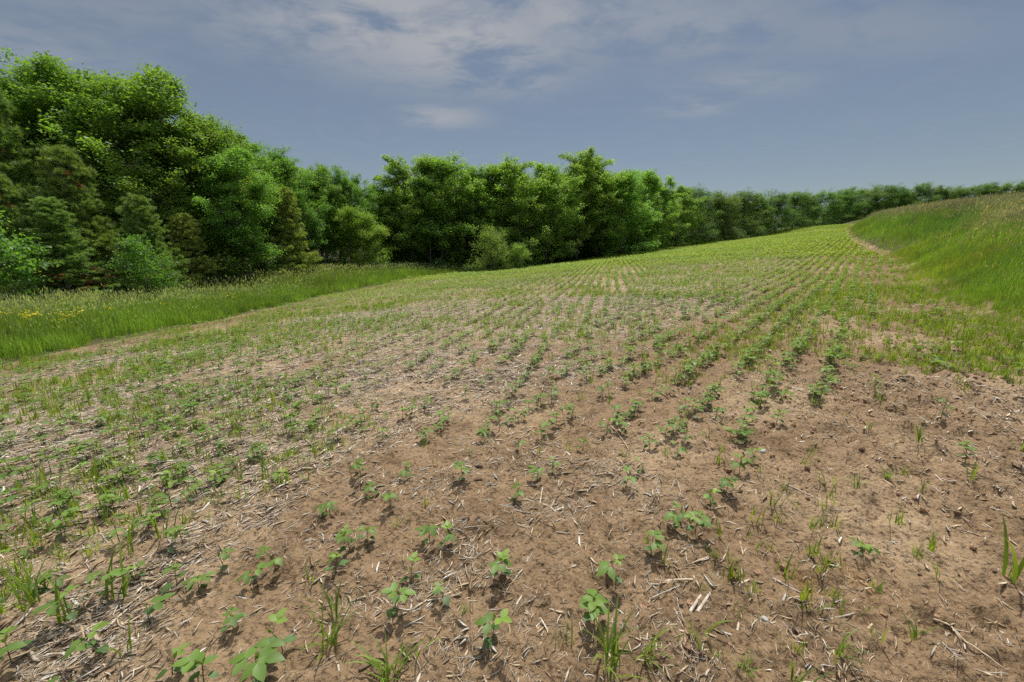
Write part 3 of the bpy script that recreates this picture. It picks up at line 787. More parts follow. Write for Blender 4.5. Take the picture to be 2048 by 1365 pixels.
PALE = (.58, .47, .33); GREY = (.45, .40, .33); TAN = (.47, .34, .20); BONE = (.48, .42, .34)
STALKS = [  # two ends in the photo, thickness, colour, split, label
    (1380, 1222, 1402, 1188, .012, BONE, True, 'bone-white husk half shell on the heap beside the seedlings'),
    (1395, 1222, 1420, 1186, .012, BONE, True, 'bone-white split husk lying parallel to its twin'),
    (1330, 1158, 1385, 1165, .009, PALE, False, 'pale curved stalk piece on top of the husk heap'),
    (1372, 1130, 1415, 1122, .007, PALE, False, 'thick tan stalk piece behind the husk heap'),
    (1300, 1195, 1360, 1170, .005, GREY, False, 'thin grey stalk at the left of the husk heap'),
    (1080, 1010, 1085, 975, .007, PALE, True, 'upright-lying pale stalk piece with flared end'),
    (1050, 965, 1085, 972, .007, PALE, False, 'curved pale stalk touching the flared one'),
    (1085, 888, 1135, 878, .006, PALE, False, 'long straight stalk above the middle seedlings'),
    (1235, 870, 1260, 900, .006, PALE, False, 'slanting stalk beside a large seedling'),
    (1425, 872, 1452, 892, .006, TAN, False, 'short tan stalk on pale smooth crust'),
    (1112, 1072, 1165, 1068, .005, GREY, False, 'grey stalk on bare soil above the middle of the field'),
    (1480, 1085, 1485, 1115, .008, TAN, False, 'stubby tan stalk standing out on smooth soil'),
    (930, 1100, 935, 1120, .006, PALE, True, 'pair-like split stalk chip below the dark cobs'),
    (928, 1065, 965, 1060, .004, BONE, False, 'narrow bleached straw right of the dark cobs'),
    (1050, 1215, 1098, 1195, .004, BONE, False, 'thin bleached straw between two seedlings'),
    (865, 1002, 892, 1000, .005, PALE, False, 'flat pale straw chip behind the ruffled seedling'),
    (160, 1240, 168, 1278, .009, TAN, True, 'upright tan stalk chip at the corner of the field'),
    (360, 1195, 430, 1160, .005, GREY, False, 'long grey straw among the low seedlings'),
    (330, 1250, 290, 1275, .005, TAN, False, 'tan stalk sliver near the pale hanging leaf'),
    (960, 740, 985, 715, .007, BONE, True, 'bleached husk sliver standing out in the straw mat'),
    (1195, 715, 1203, 698, .006, BONE, True, 'small bleached husk in the middle rows'),
    (570, 733, 598, 722, .010, BONE, True, 'curled bleached leaf sheath on the straw mat'),
    (635, 840, 780, 795, .006, TAN, False, 'long tan stalk beneath the dense seedling pair'),
    (1072, 672, 1095, 680, .008, BONE, False, 'whitish stalk piece in the far straw mat'),
    (1690, 1158, 1725, 1160, .006, PALE, False, 'pale stalk piece below the moss film'),
    (1715, 1100, 1775, 1108, .007, TAN, False, 'thick tan stalk above the moss film'),
    (1545, 1160, 1600, 1190, .007, GREY, False, 'slanting grey stalk on smooth soil below the dense clump'),
    (1565, 1240, 1600, 1290, .003, GREY, False, 'fine grey straw slanting over smooth soil'),
    (1575, 1295, 1600, 1345, .003, PALE, False, 'fine pale straw near the lower edge'),
    (1735, 1262, 1762, 1228, .006, PALE, False, 'pale slanting stalk above the grass sprig'),
    (1660, 1245, 1705, 1240, .006, GREY, True, 'grey stalk flake beside a weed sprig'),
    (1310, 1280, 1318, 1345, .004, BONE, False, 'bleached upright straw beside the thin grass tuft'),
    (720, 1360, 745, 1340, .012, (.14, .10, .07), False, 'dark rotten stalk stub at the lower edge'),
]
for i, (x0, y0, x1, y1, R, c, spl, lab) in enumerate(STALKS):
    A, B = put(x0, y0), put(x1, y1); L = float(np.linalg.norm(A - B)); r = np.random.default_rng(1000 + i)
    me = stalk_mesh(r, L, min(R * .55, L * .10), np.array(c) * r.uniform(.9, 1.05), .08, spl)
    o = obj('stalk_piece', me, M_DRY, None, (A + B) / 2)
    d = B - A; o.rotation_euler = (0, -math.asin(d[2] / L), math.atan2(d[1], d[0]))
    tag(o, lab, 'stalk piece', 'maize stalk pieces on the soil')

def cob_mesh(r):
    g = Geo(); n, sides = 12, 12; L, R = .075, .014
    t = np.linspace(0, 1, n); rad = R * (np.sin(np.clip(t * 1.25 + .28, 0, PI / 2) * 1) * (1 - .35 * t ** 3))
    a = np.arange(sides) / sides * 2 * PI
    v = []
    for i in range(n):
        k = rad[i] * (1 + .09 * ((i + np.arange(sides)) % 2)) * (1 + r.normal(0, .02, sides))
        v.append(np.stack([np.full(sides, (t[i] - .5) * L), np.cos(a) * k, np.sin(a) * k + R * .75], 1))
    v = np.concatenate(v); q = []
    for i in range(n - 1):
        for j in range(sides): q.append((i * sides + j, i * sides + (j + 1) % sides, (i + 1) * sides + (j + 1) % sides, (i + 1) * sides + j))
    v = np.concatenate([v, [[-.5 * L, 0, R * .75], [.5 * L, 0, R * .75]]]); e = n * sides
    t_ = [(e, (j + 1) % sides, j) for j in range(sides)] + [(e + 1, (n - 1) * sides + j, (n - 1) * sides + (j + 1) % sides) for j in range(sides)]
    cq = np.array([.085, .058, .036]) * r.uniform(.7, 1.4, (len(q), 1))
    g.add(v, q, t_, cq, np.array([.12, .08, .05]))
    return g.mesh('corn_cob', False)
for i, (px, py, rz, s, lab) in enumerate([
    (928, 1042, .3, .85, 'dark weathered corn cob lying beside another cob, nearer the straw'),
    (952, 1048, 1.1, .85, 'dark weathered corn cob touching its neighbour, end facing the viewer'),
    (956, 934, -.1, .9, 'dark corn cob lying alone behind the ruffled seedling'),
    (957, 970, .1, .7, 'half buried dark cob stub beside a thin seedling stem'),
    (1478, 985, .4, .7, 'short dark cob stub under the row of four seedlings'),
    (988, 1180, .1, .5, 'broken dark cob fragment beneath the stacked-leaf seedling'),
]):
    r = np.random.default_rng(1100 + i)
    tag(obj('corn_cob', cob_mesh(r), M_DRY, None, put(px, py) + np.array([0, 0, -.002]), rz, s), lab, 'corn cob', 'old corn cobs on the soil')

def root_mesh(r, pts3, R, c, forks):
    g = Geo()
    pts3 = np.array(pts3)
    t = np.linspace(0, 1, len(pts3)); tt = np.linspace(0, 1, 4 * len(pts3))
    P = np.stack([np.interp(tt, t, pts3[:, k]) for k in range(3)], 1)
    for _ in range(2): P[1:-1] = (P[:-2] + 2 * P[1:-1] + P[2:]) / 4
    P = P + r.normal(0, R * .35, P.shape)
    tube(g, P, np.linspace(R, R * .45, len(P)), c, 6)
    for k in range(forks):
        i = int(r.integers(2, len(P) - 3)); d = unit(P[i + 1] - P[i]); a = r.choice([-1, 1]) * r.uniform(.5, 1.1)
        dd = np.array([d[0] * math.cos(a) - d[1] * math.sin(a), d[0] * math.sin(a) + d[1] * math.cos(a), .1])
        l = r.uniform(.025, .07); Q = [P[i] + dd * l * s + np.array([r.normal(0, .004), r.normal(0, .004), 0]) * s for s in (0, .4, .7, 1)]
        tube(g, Q, [R * .6, R * .5, R * .4, R * .2], c, 5)
    return g
ROOTS = [
    ([(1548, 968), (1600, 985), (1640, 1000), (1672, 1018), (1700, 1015), (1745, 1005)], .006, GREY, 2, 'long curved dry root lying across bare soil'),
    ([(1865, 1245), (1900, 1262), (1925, 1285), (1960, 1315), (2005, 1345)], .005, PALE, 4, 'branching dry root with forked twigs on brown soil'),
    ([(1880, 1300), (1915, 1325), (1955, 1352), (2010, 1362)], .005, BONE, 4, 'pale forked twig below the branching root'),
    ([(1945, 1180), (1990, 1205), (2030, 1230)], .004, PALE, 2, 'straight dry twig under the long arching grass'),
    ([(1905, 1170), (1930, 1192), (1965, 1202)], .003, GREY, 1, 'thin grey twig left of the arching grass'),
    ([(1765, 1080), (1820, 1095), (1875, 1118)], .004, GREY, 2, 'dry twig slanting over the cloddy soil'),
    ([(1340, 985), (1352, 960), (1362, 1000), (1340, 1015)], .004, BONE, 3, 'white crooked root fork in chopped straw'),
    ([(1420, 1025), (1440, 1020), (1458, 1010), (1475, 1012)], .005, PALE, 1, 'pale crooked twig beside the dense clump'),
    ([(1350, 1215), (1358, 1240), (1366, 1255)], .005, BONE, 0, 'bone-white bent root below the husk heap'),
    ([(1545, 1045), (1590, 1062), (1625, 1062)], .003, GREY, 1, 'thin grey root under the grass shoots'),
    ([(1000, 1015), (1040, 1030), (1080, 1035), (1100, 1025)], .004, GREY, 4, 'tangle of grey rootlets in the middle of the bare soil'),
    ([(1750, 1010), (1800, 1025), (1830, 1040)], .004, GREY, 1, 'short dry root lying on cracked clods'),
]
for i, (pp, R, c, f, lab) in enumerate(ROOTS):
    r = np.random.default_rng(1200 + i); W3 = np.array([put(*p) for p in pp]) + np.array([0, 0, R * .8])
    o0 = W3.mean(0); g = root_mesh(r, W3 - o0, R * .8, np.array(c) * r.uniform(.8, 1.0), f)
    tag(obj('dry_root', g.mesh('dry_root'), M_DRY, None, o0), lab, 'dry root', 'dry roots and twigs on the soil')

def stone_mesh(r, s):
    g = Geo(); n, m = 8, 10; v = []
    off = r.uniform(0, 9)
    for i in range(n + 1):
        for j in range(m):
            p, a = PI * i / n, 2 * PI * j / m
            d = np.array([math.sin(p) * math.cos(a), math.sin(p) * math.sin(a), math.cos(p)])
            k = 1 + .35 * (float(vnoise(np.array([d[0] * 1.7 + off]), np.array([d[1] * 1.7 + d[2] * 2.1]), 5)[0]) - .5)
            v.append(d * k * np.array([1, .7, .45]) * s)
    q = [(i * m + j, (i + 1) * m + j, (i + 1) * m + (j + 1) % m, i * m + (j + 1) % m) for i in range(n) for j in range(m)]
    g.add(v, q, None, (.4, .4, .4)); return g.mesh('stone')
for i, (px, py, s, lab) in enumerate([(1524, 912, .026, 'pale grey stone at the foot of a soybean seedling'), (1530, 1236, .016, 'small shiny pale stone half sunk in smooth soil')]):
    tag(obj('stone', stone_mesh(np.random.default_rng(1300 + i), s), M_STONE, None, put(px, py) + np.array([0, 0, s * .2]), 1 + i), lab, 'stone')

# loose clods
def clods():
    g = Geo(); T = []
    for k in range(6):
        r = np.random.default_rng(1400 + k); m_, n_ = 6, 4; v = []
        for i in range(n_ + 1):
            for j in range(m_):
                p, a = PI * i / n_, 2 * PI * j / m_
                v.append(np.array([math.sin(p) * math.cos(a), math.sin(p) * math.sin(a) * r.uniform(.7, 1), math.cos(p) * .7]) * r.uniform(.75, 1.15))
        q = [(i * m_ + j, (i + 1) * m_ + j, (i + 1) * m_ + (j + 1) % m_, i * m_ + (j + 1) % m_) for i in range(n_) for j in range(m_)]
        G = Geo(); G.add(v, q, None, (.27, .172, .10)); T.append(template(G))
    n = 42000
    rr = np.sqrt(rng.uniform(.9 ** 2, 9 ** 2, n)); th = rng.uniform(-58, 58, n) * PI / 180; x, y = rr * np.sin(th), rr * np.cos(th)
    pr = np.clip(.16 + .3 * (x - .3 * y) / 2 + (fbm(x * 2, y * 2, 95, 3) - .5) * .9, .03, .9)
    k = (rng.random(n) < pr) & inpoly(x, y, FIELD); x, y = x[k], y[k]; z = gz(x, y); w = rng.integers(0, 6, len(x)); s = .0025 + np.where(x > .3 * y, .022, .013) * rng.random(len(x)) ** 4
    for j in range(6):
        m_ = w == j
        scatter(g, T[j], np.column_stack([x, y, z])[m_], rng.uniform(0, 6.28, m_.sum()), s[m_], rng.uniform(.75, 1.25, m_.sum()))
    return g
tag(obj('soil_crumbs', clods().mesh('soil_crumbs', False), M_DRY), 'loose crumbs and small clods of dry brown soil', 'soil crumbs', None, 'stuff')

# ------------------------------------------------------------------ meadow and hay
def grass_template(r, n, L, W, c0, c1, seed=0, seed_c=(.33, .27, .17), lean=.35):
    g = Geo()
    for k in range(n):
        b0 = r.uniform(0, lean); 
        blade(g, np.array([r.normal(0, .09), r.normal(0, .09), -.02]), r.uniform(-.9, 1.5), L * r.uniform(.45, 1.05), W * r.uniform(.7, 1.3), (b0, b0 + r.uniform(.15, .9)), c0 + (c1 - c0) * r.random(), 2)
    for k in range(seed):
        b0 = r.uniform(0, .18); a = r.uniform(-.9, 1.2); b = np.array([r.normal(0, .09), r.normal(0, .09), 0]); l = L * r.uniform(1.0, 1.35)
        blade(g, b, a, l, W * .35, (b0, b0 + .25), c0 * .9 + .04, 2)
        top = b + np.array([math.cos(a) * math.sin(b0 + .1), math.sin(a) * math.sin(b0 + .1), math.cos(b0 + .1)]) * l * .88
        d = unit(np.array([math.cos(a) * .35, math.sin(a) * .35, 1.])); s1 = unit(np.cross(d, (0, 1, .1))); s2 = np.cross(d, s1); hl, hw = r.uniform(.08, .16), W * r.uniform(.7, 1.3)
        sc_ = np.array(seed_c) * r.uniform(.8, 1.25)
        for s_ in (s1, s2):
            g.add([top, top + d * hl * .45 + s_ * hw, top + d * hl, top + d * hl * .45 - s_ * hw], [(0, 1, 2, 3)], None, sc_)
    return template(g)

def grass_area(poly, n, lim, T, size, colour, prob, name, label, cat):
    g = Geo(); tot = 0
    for (r0, r1, nn, sz) in n:
        rr = np.sqrt(rng.uniform(r0 ** 2, r1 ** 2, nn)); th = rng.uniform(lim[0], lim[1], nn) * PI / 180
        x, y = rr * np.sin(th), rr * np.cos(th)
        k = inpoly(x + (fbm(x * 1.3, y * 1.3, 101, 3) - .5) * 1.8 + .3, y, poly); x, y = x[k], y[k]
        k = rng.random(len(x)) < prob(x, y); x, y = x[k], y[k]
        z = base_z(x, y) - _Z00 + relief(x, y); w = rng.integers(0, len(T[0]), len(x)); S = size(x, y) * sz; C = colour(x, y); hd = T[1](x, y)
        for j in range(len(T[0])):
            for b in (0, 1):
                m_ = (w == j) & (hd == b)
                scatter(g, (T[0] if b == 0 else T[2])[j], np.column_stack([x, y, z])[m_], rng.normal(0, 1.3, m_.sum()), S[m_] * rng.uniform(.75, 1.2, m_.sum())[:, None] if S.ndim == 2 else S[m_] * rng.uniform(.75, 1.2, m_.sum()), C[m_] * rng.uniform(.8, 1.2, m_.sum())[:, None])
        tot += len(x)
    print(name, tot, 'tufts', sum(len(q) for q in g.q), 'quads')
    return tag(obj(name, g.mesh(name), M_GRASS), label, cat, None, 'stuff')

G0, G1 = np.array([.14, .225, .045]), np.array([.205, .285, .06])
def edge_dist_left(x, y):
    return np.interp(y, [q[1] for q in LEFT_EDGE], [q[0] for q in LEFT_EDGE]) - x
tp = [grass_template(np.random.default_rng(1500 + k), 9, .62, .013, G0, G1) for k in range(6)]
ts_ = [grass_template(np.random.default_rng(1520 + k), 6, .60, .012, G0, G1, 4, (.38, .41, .29)) for k in range(6)]
def meadow_heads(x, y):
    e = edge_dist_left(x, y); return (rng.random(len(x)) < np.clip(.03 + e * .03, .03, .4) * np.clip(.5 + fbm(x * .25, y * .25, 111, 2), .6, 1.2)).astype(int)
def meadow_size(x, y):
    e = edge_dist_left(x, y); return (.55 + .45 * np.clip(e / 2.2, 0, 1)) * (.8 + .5 * fbm(x * .5, y * .5, 113, 3))
def meadow_col(x, y):
    n = fbm(x * .4, y * .4, 115, 3)[:, None]; e = np.clip(edge_dist_left(x, y) / 9, 0, 1)[:, None]
    return np.array([.82, .94, .85]) * (.6 + .9 * n) + e * np.array([.2, .08, .1])
grass_area(MEADOW, [(6, 26, 46000, 1.0), (26, 60, 52000, 1.2)], (-76, 6), (tp, meadow_heads, ts_), meadow_size, meadow_col, lambda x, y: np.ones(len(x)),
           'meadow_grass', 'tall uncut meadow grass with pale seed heads between field and woods', 'grass')

hp = [grass_template(np.random.default_rng(1600 + k), 9, .80, .012, G0 * np.array([.95, 1, .9]), G1 * np.array([1.05, 1.05, .9])) for k in range(6)]
hs = [grass_template(np.random.default_rng(1620 + k), 6, .78, .010, G0, G1, 5, (.36, .31, .27)) for k in range(6)]
def hay_heads(x, y):
    return (rng.random(len(x)) < np.clip(-.2 + hay_edge(x, y) * .11, .03, .9)).astype(int)
def hay_size(x, y):
    return (.2 + .8 * np.clip(hay_edge(x, y) / 3.2, 0, 1)) * (.85 + .4 * fbm(x * .5, y * .5, 123, 3))
def hay_col(x, y):
    n = fbm(x * .5, y * .5, 125, 3)[:, None]; e = np.clip(hay_edge(x, y) / 3, 0, 1)[:, None]
    return np.array([.82, .97, .9]) * (.45 + 1.2 * n) + (1 - e) * np.array([.34, .2, -.1]) + np.clip((fbm(x * .22, y * .22, 129, 2)[:, None] - .5) * 3, 0, 1) * np.array([.3, .12, 0])
def hay_prob(x, y):
    e = hay_edge(x, y); return np.clip(.55 + e * .6 + y / 60, .2, 1) * np.clip((fbm(x * .8, y * .8, 127, 3) - .3) * 5 + e, .1, 1)
grass_area(HAY, [(3.5, 14, 30000, 1.0), (14, 34, 60000, 1.1), (34, 130, 95000, 1.35)], (30, 74), (hp, hay_heads, hs), hay_size, hay_col, hay_prob,
           'hay_grass', 'tall green hay grass with purplish heads on the rising bank', 'grass')

def flowers():
    g = Geo(); G = Geo(); r = np.random.default_rng(1700)
    for k in range(7):
        b = np.array([r.normal(0, .05), r.normal(0, .05), r.uniform(.6, .85)])
        for j in range(2):
            a = r.uniform(0, 3.1); u = np.array([math.cos(a), math.sin(a), .3]) * .016; w_ = np.array([-math.sin(a), math.cos(a), .5]) * .016
            G.add([b - u, b + w_, b + u, b - w_], [(0, 1, 2, 3)], None, (.72, .60, .04))
        blade(G, np.array([b[0], b[1], .05]), 0, b[2] - .05, .006, (0, .02), (.1, .19, .04), 2)
    T = template(G)
    pts = []
    for (px, py, n, sd) in ((35, 660, 17, 1.0), (95, 665, 4, .8), (430, 605, 3, .8), (5, 670, 7, .8)):
        x, y = ground_at(px, py + 30); pts.append(np.stack([x + r.normal(0, sd, n), y + r.normal(0, sd * .6, n)], 1))
    p = np.concatenate(pts); p = p[inpoly(p[:, 0], p[:, 1], MEADOW)]
    scatter(g, T, np.column_stack([p, gz(p[:, 0], p[:, 1])]), r.uniform(0, 6.28, len(p)), r.uniform(.75, 1.05, len(p)))
    return g
tag(obj('yellow_flowers', flowers().mesh('yellow_flowers'), M_GRASS), 'drift of small yellow flowers standing in the meadow grass', 'flowers', None, 'stuff')

# ------------------------------------------------------------------ trees
def curve_pts(p, d, L, n, r, up=.0, wob=.12):
    P = [np.array(p, float)]; d = unit(d)
    for k in range(n):
        d = unit(d + r.normal(0, wob, 3) + np.array([0, 0, up])); P.append(P[-1] + d * L / n)
    return np.array(P), d

def leaves(g, C, r, L, c0, c1, droop=0.0, flat=.5, cl=None):
    """one folded leaf blade for each centre"""
    n = len(C)
    a = r.normal(0, 1, (n, 3)); a[:, 2] = a[:, 2] * .5 - droop; a = unit(a)
    nn = r.normal(0, .75, (n, 3)); nn[:, 2] = np.abs(nn[:, 2]) + flat * 1.2; b = unit(np.cross(nn, a))
    s = L * r.uniform(.65, 1.3, n)[:, None]
    v = np.stack([C - a * s * .5, C + b * s * .3, C + a * s * .5, C - b * s * .3], 1).reshape(-1, 3)
    q = (np.arange(n) * 4)[:, None] + np.arange(4)[None]
    t = r.random(n) if cl is None else np.clip(cl + r.normal(0, .18, n), 0, 1)
    c = (c0 + (c1 - c0) * t[:, None]) * np.array([1.18, 1.34, 1.35])
    g.add(v, q, None, c * r.uniform(.85, 1.15, n)[:, None])

def broadleaf(seed, H, W, base=.22, n_prim=16, n_leaf=34000, leaf=.15, droop=.2, c0=(.05, .115, .02), c1=(.13, .235, .035), tuft=.5, shape=1.0, multi=1, hang=.0):
    """trunk with limbs, boughs and twigs; foliage hangs in clumps at the twigs"""
    r = np.random.default_rng(seed); gt = Geo(); bark = np.array([.1, .085, .07]); tips = []; R0 = .016 * H + .03
    stems = []
    for s in range(multi):
        d = np.array([r.normal(0, .05), r.normal(0, .05), 1]) if multi == 1 else np.array([math.cos(s * 6.28 / multi + r.random()) * .45, math.sin(s * 6.28 / multi + r.random()) * .45, 1])
        P, _ = curve_pts((0, 0, -.25), d, H * .86, 9, r, .12, .06)
        tube(gt, P, np.linspace(R0 if multi == 1 else R0 * .55, R0 * .12, len(P)), bark, 8)
        stems.append(P)
    per = max(5, n_prim // multi)
    for P in stems:
        for k in range(per):
            f = base + (0.97 - base) * ((k + r.random() * .8) / per) ** .9
            i = f / .86 * 9; i = min(i, 8.99); p = P[int(i)] + (P[int(i) + 1] - P[int(i)]) * (i % 1)
            az = k * 2.4 + r.normal(0, .35)
            t = (f - base) / (1 - base)
            prof = (math.sin(PI * min(.97, (.22 + .69 * t) ** shape)) ** .6)
            L = W * .5 * prof * r.uniform(.75, 1.15) + .25
            el = .25 + .9 * t + r.normal(0, .12)
            d = np.array([math.cos(az) * math.cos(el), math.sin(az) * math.cos(el), math.sin(el)])
            Q, dq = curve_pts(p, d, L, 6, r, .07 - hang * .1, .13)
            tube(gt, Q, np.linspace(R0 * .38 * (1 - .55 * t), R0 * .07, len(Q)), bark, 5, False)
            tips.append((Q[-1], dq))
            for j in range(int(3 + L * 2.3)):
                u = r.uniform(.25, 1) * 5.99; b = Q[int(u)] + (Q[int(u) + 1] - Q[int(u)]) * (u % 1)
                d2 = unit(unit(Q[-1] - Q[0]) + r.normal(0, .75, 3) + np.array([0, 0, .15]))
                S, ds = curve_pts(b, d2, L * r.uniform(.22, .42) + .2, 3, r, .03 - hang * .25, .2)
                tube(gt, S, np.linspace(R0 * .09, R0 * .03, len(S)), bark, 4, False)
                tips.append((S[-1], ds)); tips.append((S[2], ds))
                if r.random() < .6:
                    d3 = unit(ds + r.normal(0, .8, 3)); tips.append((S[2] + d3 * r.uniform(.3, .7), d3))
    tp_ = np.array([t[0] for t in tips]); td = np.array([t[1] for t in tips])
    m = len(tp_); per_l = max(8, n_leaf // m)
    ci = np.repeat(np.arange(m), per_l); n = len(ci)
    tone = r.random(m)
    off = r.normal(0, 1, (n, 3)) * np.array([tuft, tuft, tuft * .62]) * r.uniform(.5, 1.0, m)[ci][:, None]
    off += td[ci] * (r.random(n) * tuft * .9)[:, None]
    if hang: off[:, 2] -= np.abs(r.normal(0, 1, n)) * tuft * 1.3 * hang; off[:, :2] *= 1 - .3 * hang
    C = tp_[ci] + off
    C[:, 2] = np.maximum(C[:, 2], .05)
    gl = Geo(); leaves(gl, C, r, leaf, np.array(c0), np.array(c1), droop, .5, tone[ci] * .75 + .1)
    return gt.mesh('trunk'), gl.mesh('crown', False)

def conifer(seed, H, W, n_tuft=3600, c0=(.035, .075, .03), c1=(.085, .13, .045), needle=.17, brown=0, bare=.06):
    """soft pine: whorls of level boughs that carry brushes of needles"""
    r = np.random.default_rng(seed); gt = Geo(); bark = np.array([.1, .085, .07])
    P, _ = curve_pts((0, 0, -.2), (r.normal(0, .03), r.normal(0, .03), 1), H * 1.0, 10, r, .3, .03)
    tube(gt, P, np.linspace(.014 * H + .02, .012, len(P)), bark, 7)
    seats = []; dirs = []
    z = bare * H
    while z < H * .97:
        f = z / H; L0 = W * .5 * (1 - f) ** .75 * (.85 + .15 * math.sin(f * 9)) + .12
        for k in range(int(r.integers(5, 8))):
            az = r.uniform(0, 6.28); L = L0 * r.uniform(.6, 1.18); el = -.05 + .75 * f + r.normal(0, .1)
            i = min(f * 10, 9.99); p = P[int(i)] + (P[int(i) + 1] - P[int(i)]) * (i % 1)
            Q, dq = curve_pts(p, (math.cos(az) * math.cos(el), math.sin(az) * math.cos(el), math.sin(el)), L, 5, r, .05, .07)
            tube(gt, Q, np.linspace(.003 * H * (1 - f) + .008, .004, len(Q)), bark, 4, False)
            m = int(4 + L * 9)
            u = (r.random(m) ** .6) * 4.99; ii = u.astype(int); b = Q[ii] + (Q[ii + 1] - Q[ii]) * (u % 1)[:, None]
            side = np.array([-math.sin(az), math.cos(az), 0]); w_ = (.12 + .32 * L * (1 - u / 5) * .6 + .1)
            b = b + side[None] * (r.normal(0, 1, m) * w_)[:, None] + np.array([0, 0, 1.]) * r.normal(.03, .07, m)[:, None]
            seats.append(b); dirs.append(np.repeat(unit(dq)[None], m, 0) + side[None] * r.normal(0, .7, m)[:, None] + np.array([0, 0, .35]))
        z += r.uniform(.28, .5) * (1 - .45 * f) * max(.6, H / 9)
    S = np.concatenate(seats); Dd = unit(np.concatenate(dirs)); 
    n = len(S); per = max(8, int(n_tuft * 30 / n)); per = min(per, 40)
    ci = np.repeat(np.arange(n), per); N = len(ci)
    d = unit(Dd[ci] + r.normal(0, .65, (N, 3))); s = unit(np.cross(d, r.normal(0, 1, (N, 3)))); l = needle * r.uniform(.7, 1.2, N)[:, None]
    b = S[ci] + r.normal(0, .03, (N, 3)); w_ = .014
    v = np.stack([b - s * w_, b + s * w_, b + d * l], 1).reshape(-1, 3); t = (np.arange(N) * 3)[:, None] + np.arange(3)[None]
    tone = np.clip(r.random(n) * .7 + .15, 0, 1)[ci] + r.normal(0, .12, N)
    c = np.array(c0) + (np.array(c1) - np.array(c0)) * np.clip(tone, 0, 1)[:, None]
    if brown:
        br = (fbm(S[:, 0] * .6 + S[:, 1], S[:, 2] * .8, seed, 2) > .72) & (np.hypot(S[:, 0], S[:, 1]) < W * .42); c[br[ci]] = np.array([.24, .12, .05])
    g = Geo(); g.add(v, None, t, None, c)
    return gt.mesh('trunk'), g.mesh('crown', False)

def place(name, meshes, needle, P, rz, s, label, group=None, cat='tree'):
    root = tag(empty(name, P, rz, s), label, cat, group)
    obj('trunk', meshes[0], M_BARK, root); obj('crown', meshes[1], M_NEEDLE if needle else M_CROWN, root)
    return root

def stand(px, py_top, Y, py_base=530):
    """foot and height of a tree whose top shows at (px, py_top), Y metres ahead"""
    x = at(px, py_base, Y)[0]; z = float(base_z(np.array([x]), np.array([float(Y)]))[0] - _Z00)
    top = at(px, py_top, Y)[2]
    return np.array([x, Y, z - .05]), top - z

LIME0, LIME1 = (.09, .15, .025), (.17, .235, .036)
# every kind once, each of unit-like size; copies are scaled to their height
KIND = {
    'walnut_a': (broadleaf(1, 12, 10.0, .2, 18, 42000, .18, .3, (.09, .165, .036), (.13, .215, .04), .34), 12),
    'walnut_b': (broadleaf(2, 12, 9.0, .16, 20, 46000, .17, .3, (.09, .165, .036), (.135, .22, .04), .34), 12),
    'walnut_c': (broadleaf(3, 12, 8.0, .10, 20, 46000, .17, .3, (.085, .16, .035), (.125, .21, .04), .36), 12),
    'locust_a': (broadleaf(4, 13, 8.4, .14, 24, 36000, .2, .5, (.115, .195, .046), (.17, .265, .054), .33, 1.0, 1, .45), 13),
    'locust_b': (broadleaf(5, 13, 7.8, .05, 26, 36000, .2, .6, (.115, .195, .046), (.175, .265, .054), .33, 1.0, 1, .6), 13),
    'locust_c': (broadleaf(6, 13, 9.2, .05, 26, 36000, .2, .5, (.11, .19, .046), (.16, .255, .054), .36, .9, 1, .4), 13),
    'far_a': (broadleaf(7, 12, 11.5, .03, 24, 26000, .24, .3, (.06, .112, .032), (.098, .16, .042), .55), 12),
    'far_b': (broadleaf(8, 12, 10.1, .03, 24, 26000, .24, .4, (.06, .112, .032), (.094, .155, .042), .5), 12),
    'far_c': (broadleaf(9, 12, 12.8, .03, 24, 26000, .24, .2, (.056, .108, .028), (.105, .17, .04), .55), 12),
    'maple': (broadleaf(10, 7, 6.2, .06, 18, 30000, .15, .2, LIME0, LIME1, .42), 7),
    'sapling': (broadleaf(11, 4, 3.4, .04, 9, 5200, .17, .5, (.075, .145, .03), (.135, .225, .04), .32), 4),
    'bush': (broadleaf(12, 3.2, 4.0, .04, 20, 13000, .11, .2, (.12, .19, .045), (.20, .29, .065), .3, 1.0, 4), 3.2),
    'under': (broadleaf(13, 3.0, 4.0, .03, 14, 9000, .14, .2, (.045, .11, .02), (.11, .21, .034), .35, 1.0, 3), 3.0),
    'pine_a': (conifer(14, 11, 6.5, 5200, (.14, .25, .07), (.27, .41, .10), .22, 1), 11),
    'pine_b': (conifer(15, 8, 6.0, 4600, (.15, .26, .07), (.29, .43, .10), .21, 1), 8),
    'pine_c': (conifer(16, 7, 5.0, 4200, (.22, .30, .075), (.42, .50, .13), .19), 7),
}
def _true(me, p):
    co = np.empty(len(me.vertices) * 3, np.float32); me.vertices.foreach_get('co', co); return float(np.percentile(co[2::3], p))
for k_, (ms_, h_) in list(KIND.items()): KIND[k_] = (ms_, _true(ms_[1], 99.3))
PINES = ('pine_a', 'pine_b', 'pine_c')
def tree(kind, px, py_top, Y, name, label, group=None, wide=1.0, cat='tree', py_base=530):
    P, H = stand(px, py_top, Y, py_base); me, h = KIND[kind]
    s = H / h; wide *= {'l': 1.35, 'f': 1.3, 'w': 1.15}.get(kind[0], 1.0)
    r = np.random.default_rng(int(px * 3 + Y * 11) + 5000)
    return place(name, me, kind in PINES, P, r.uniform(0, 6.28), (s * wide, s * wide, s), label, group, cat)

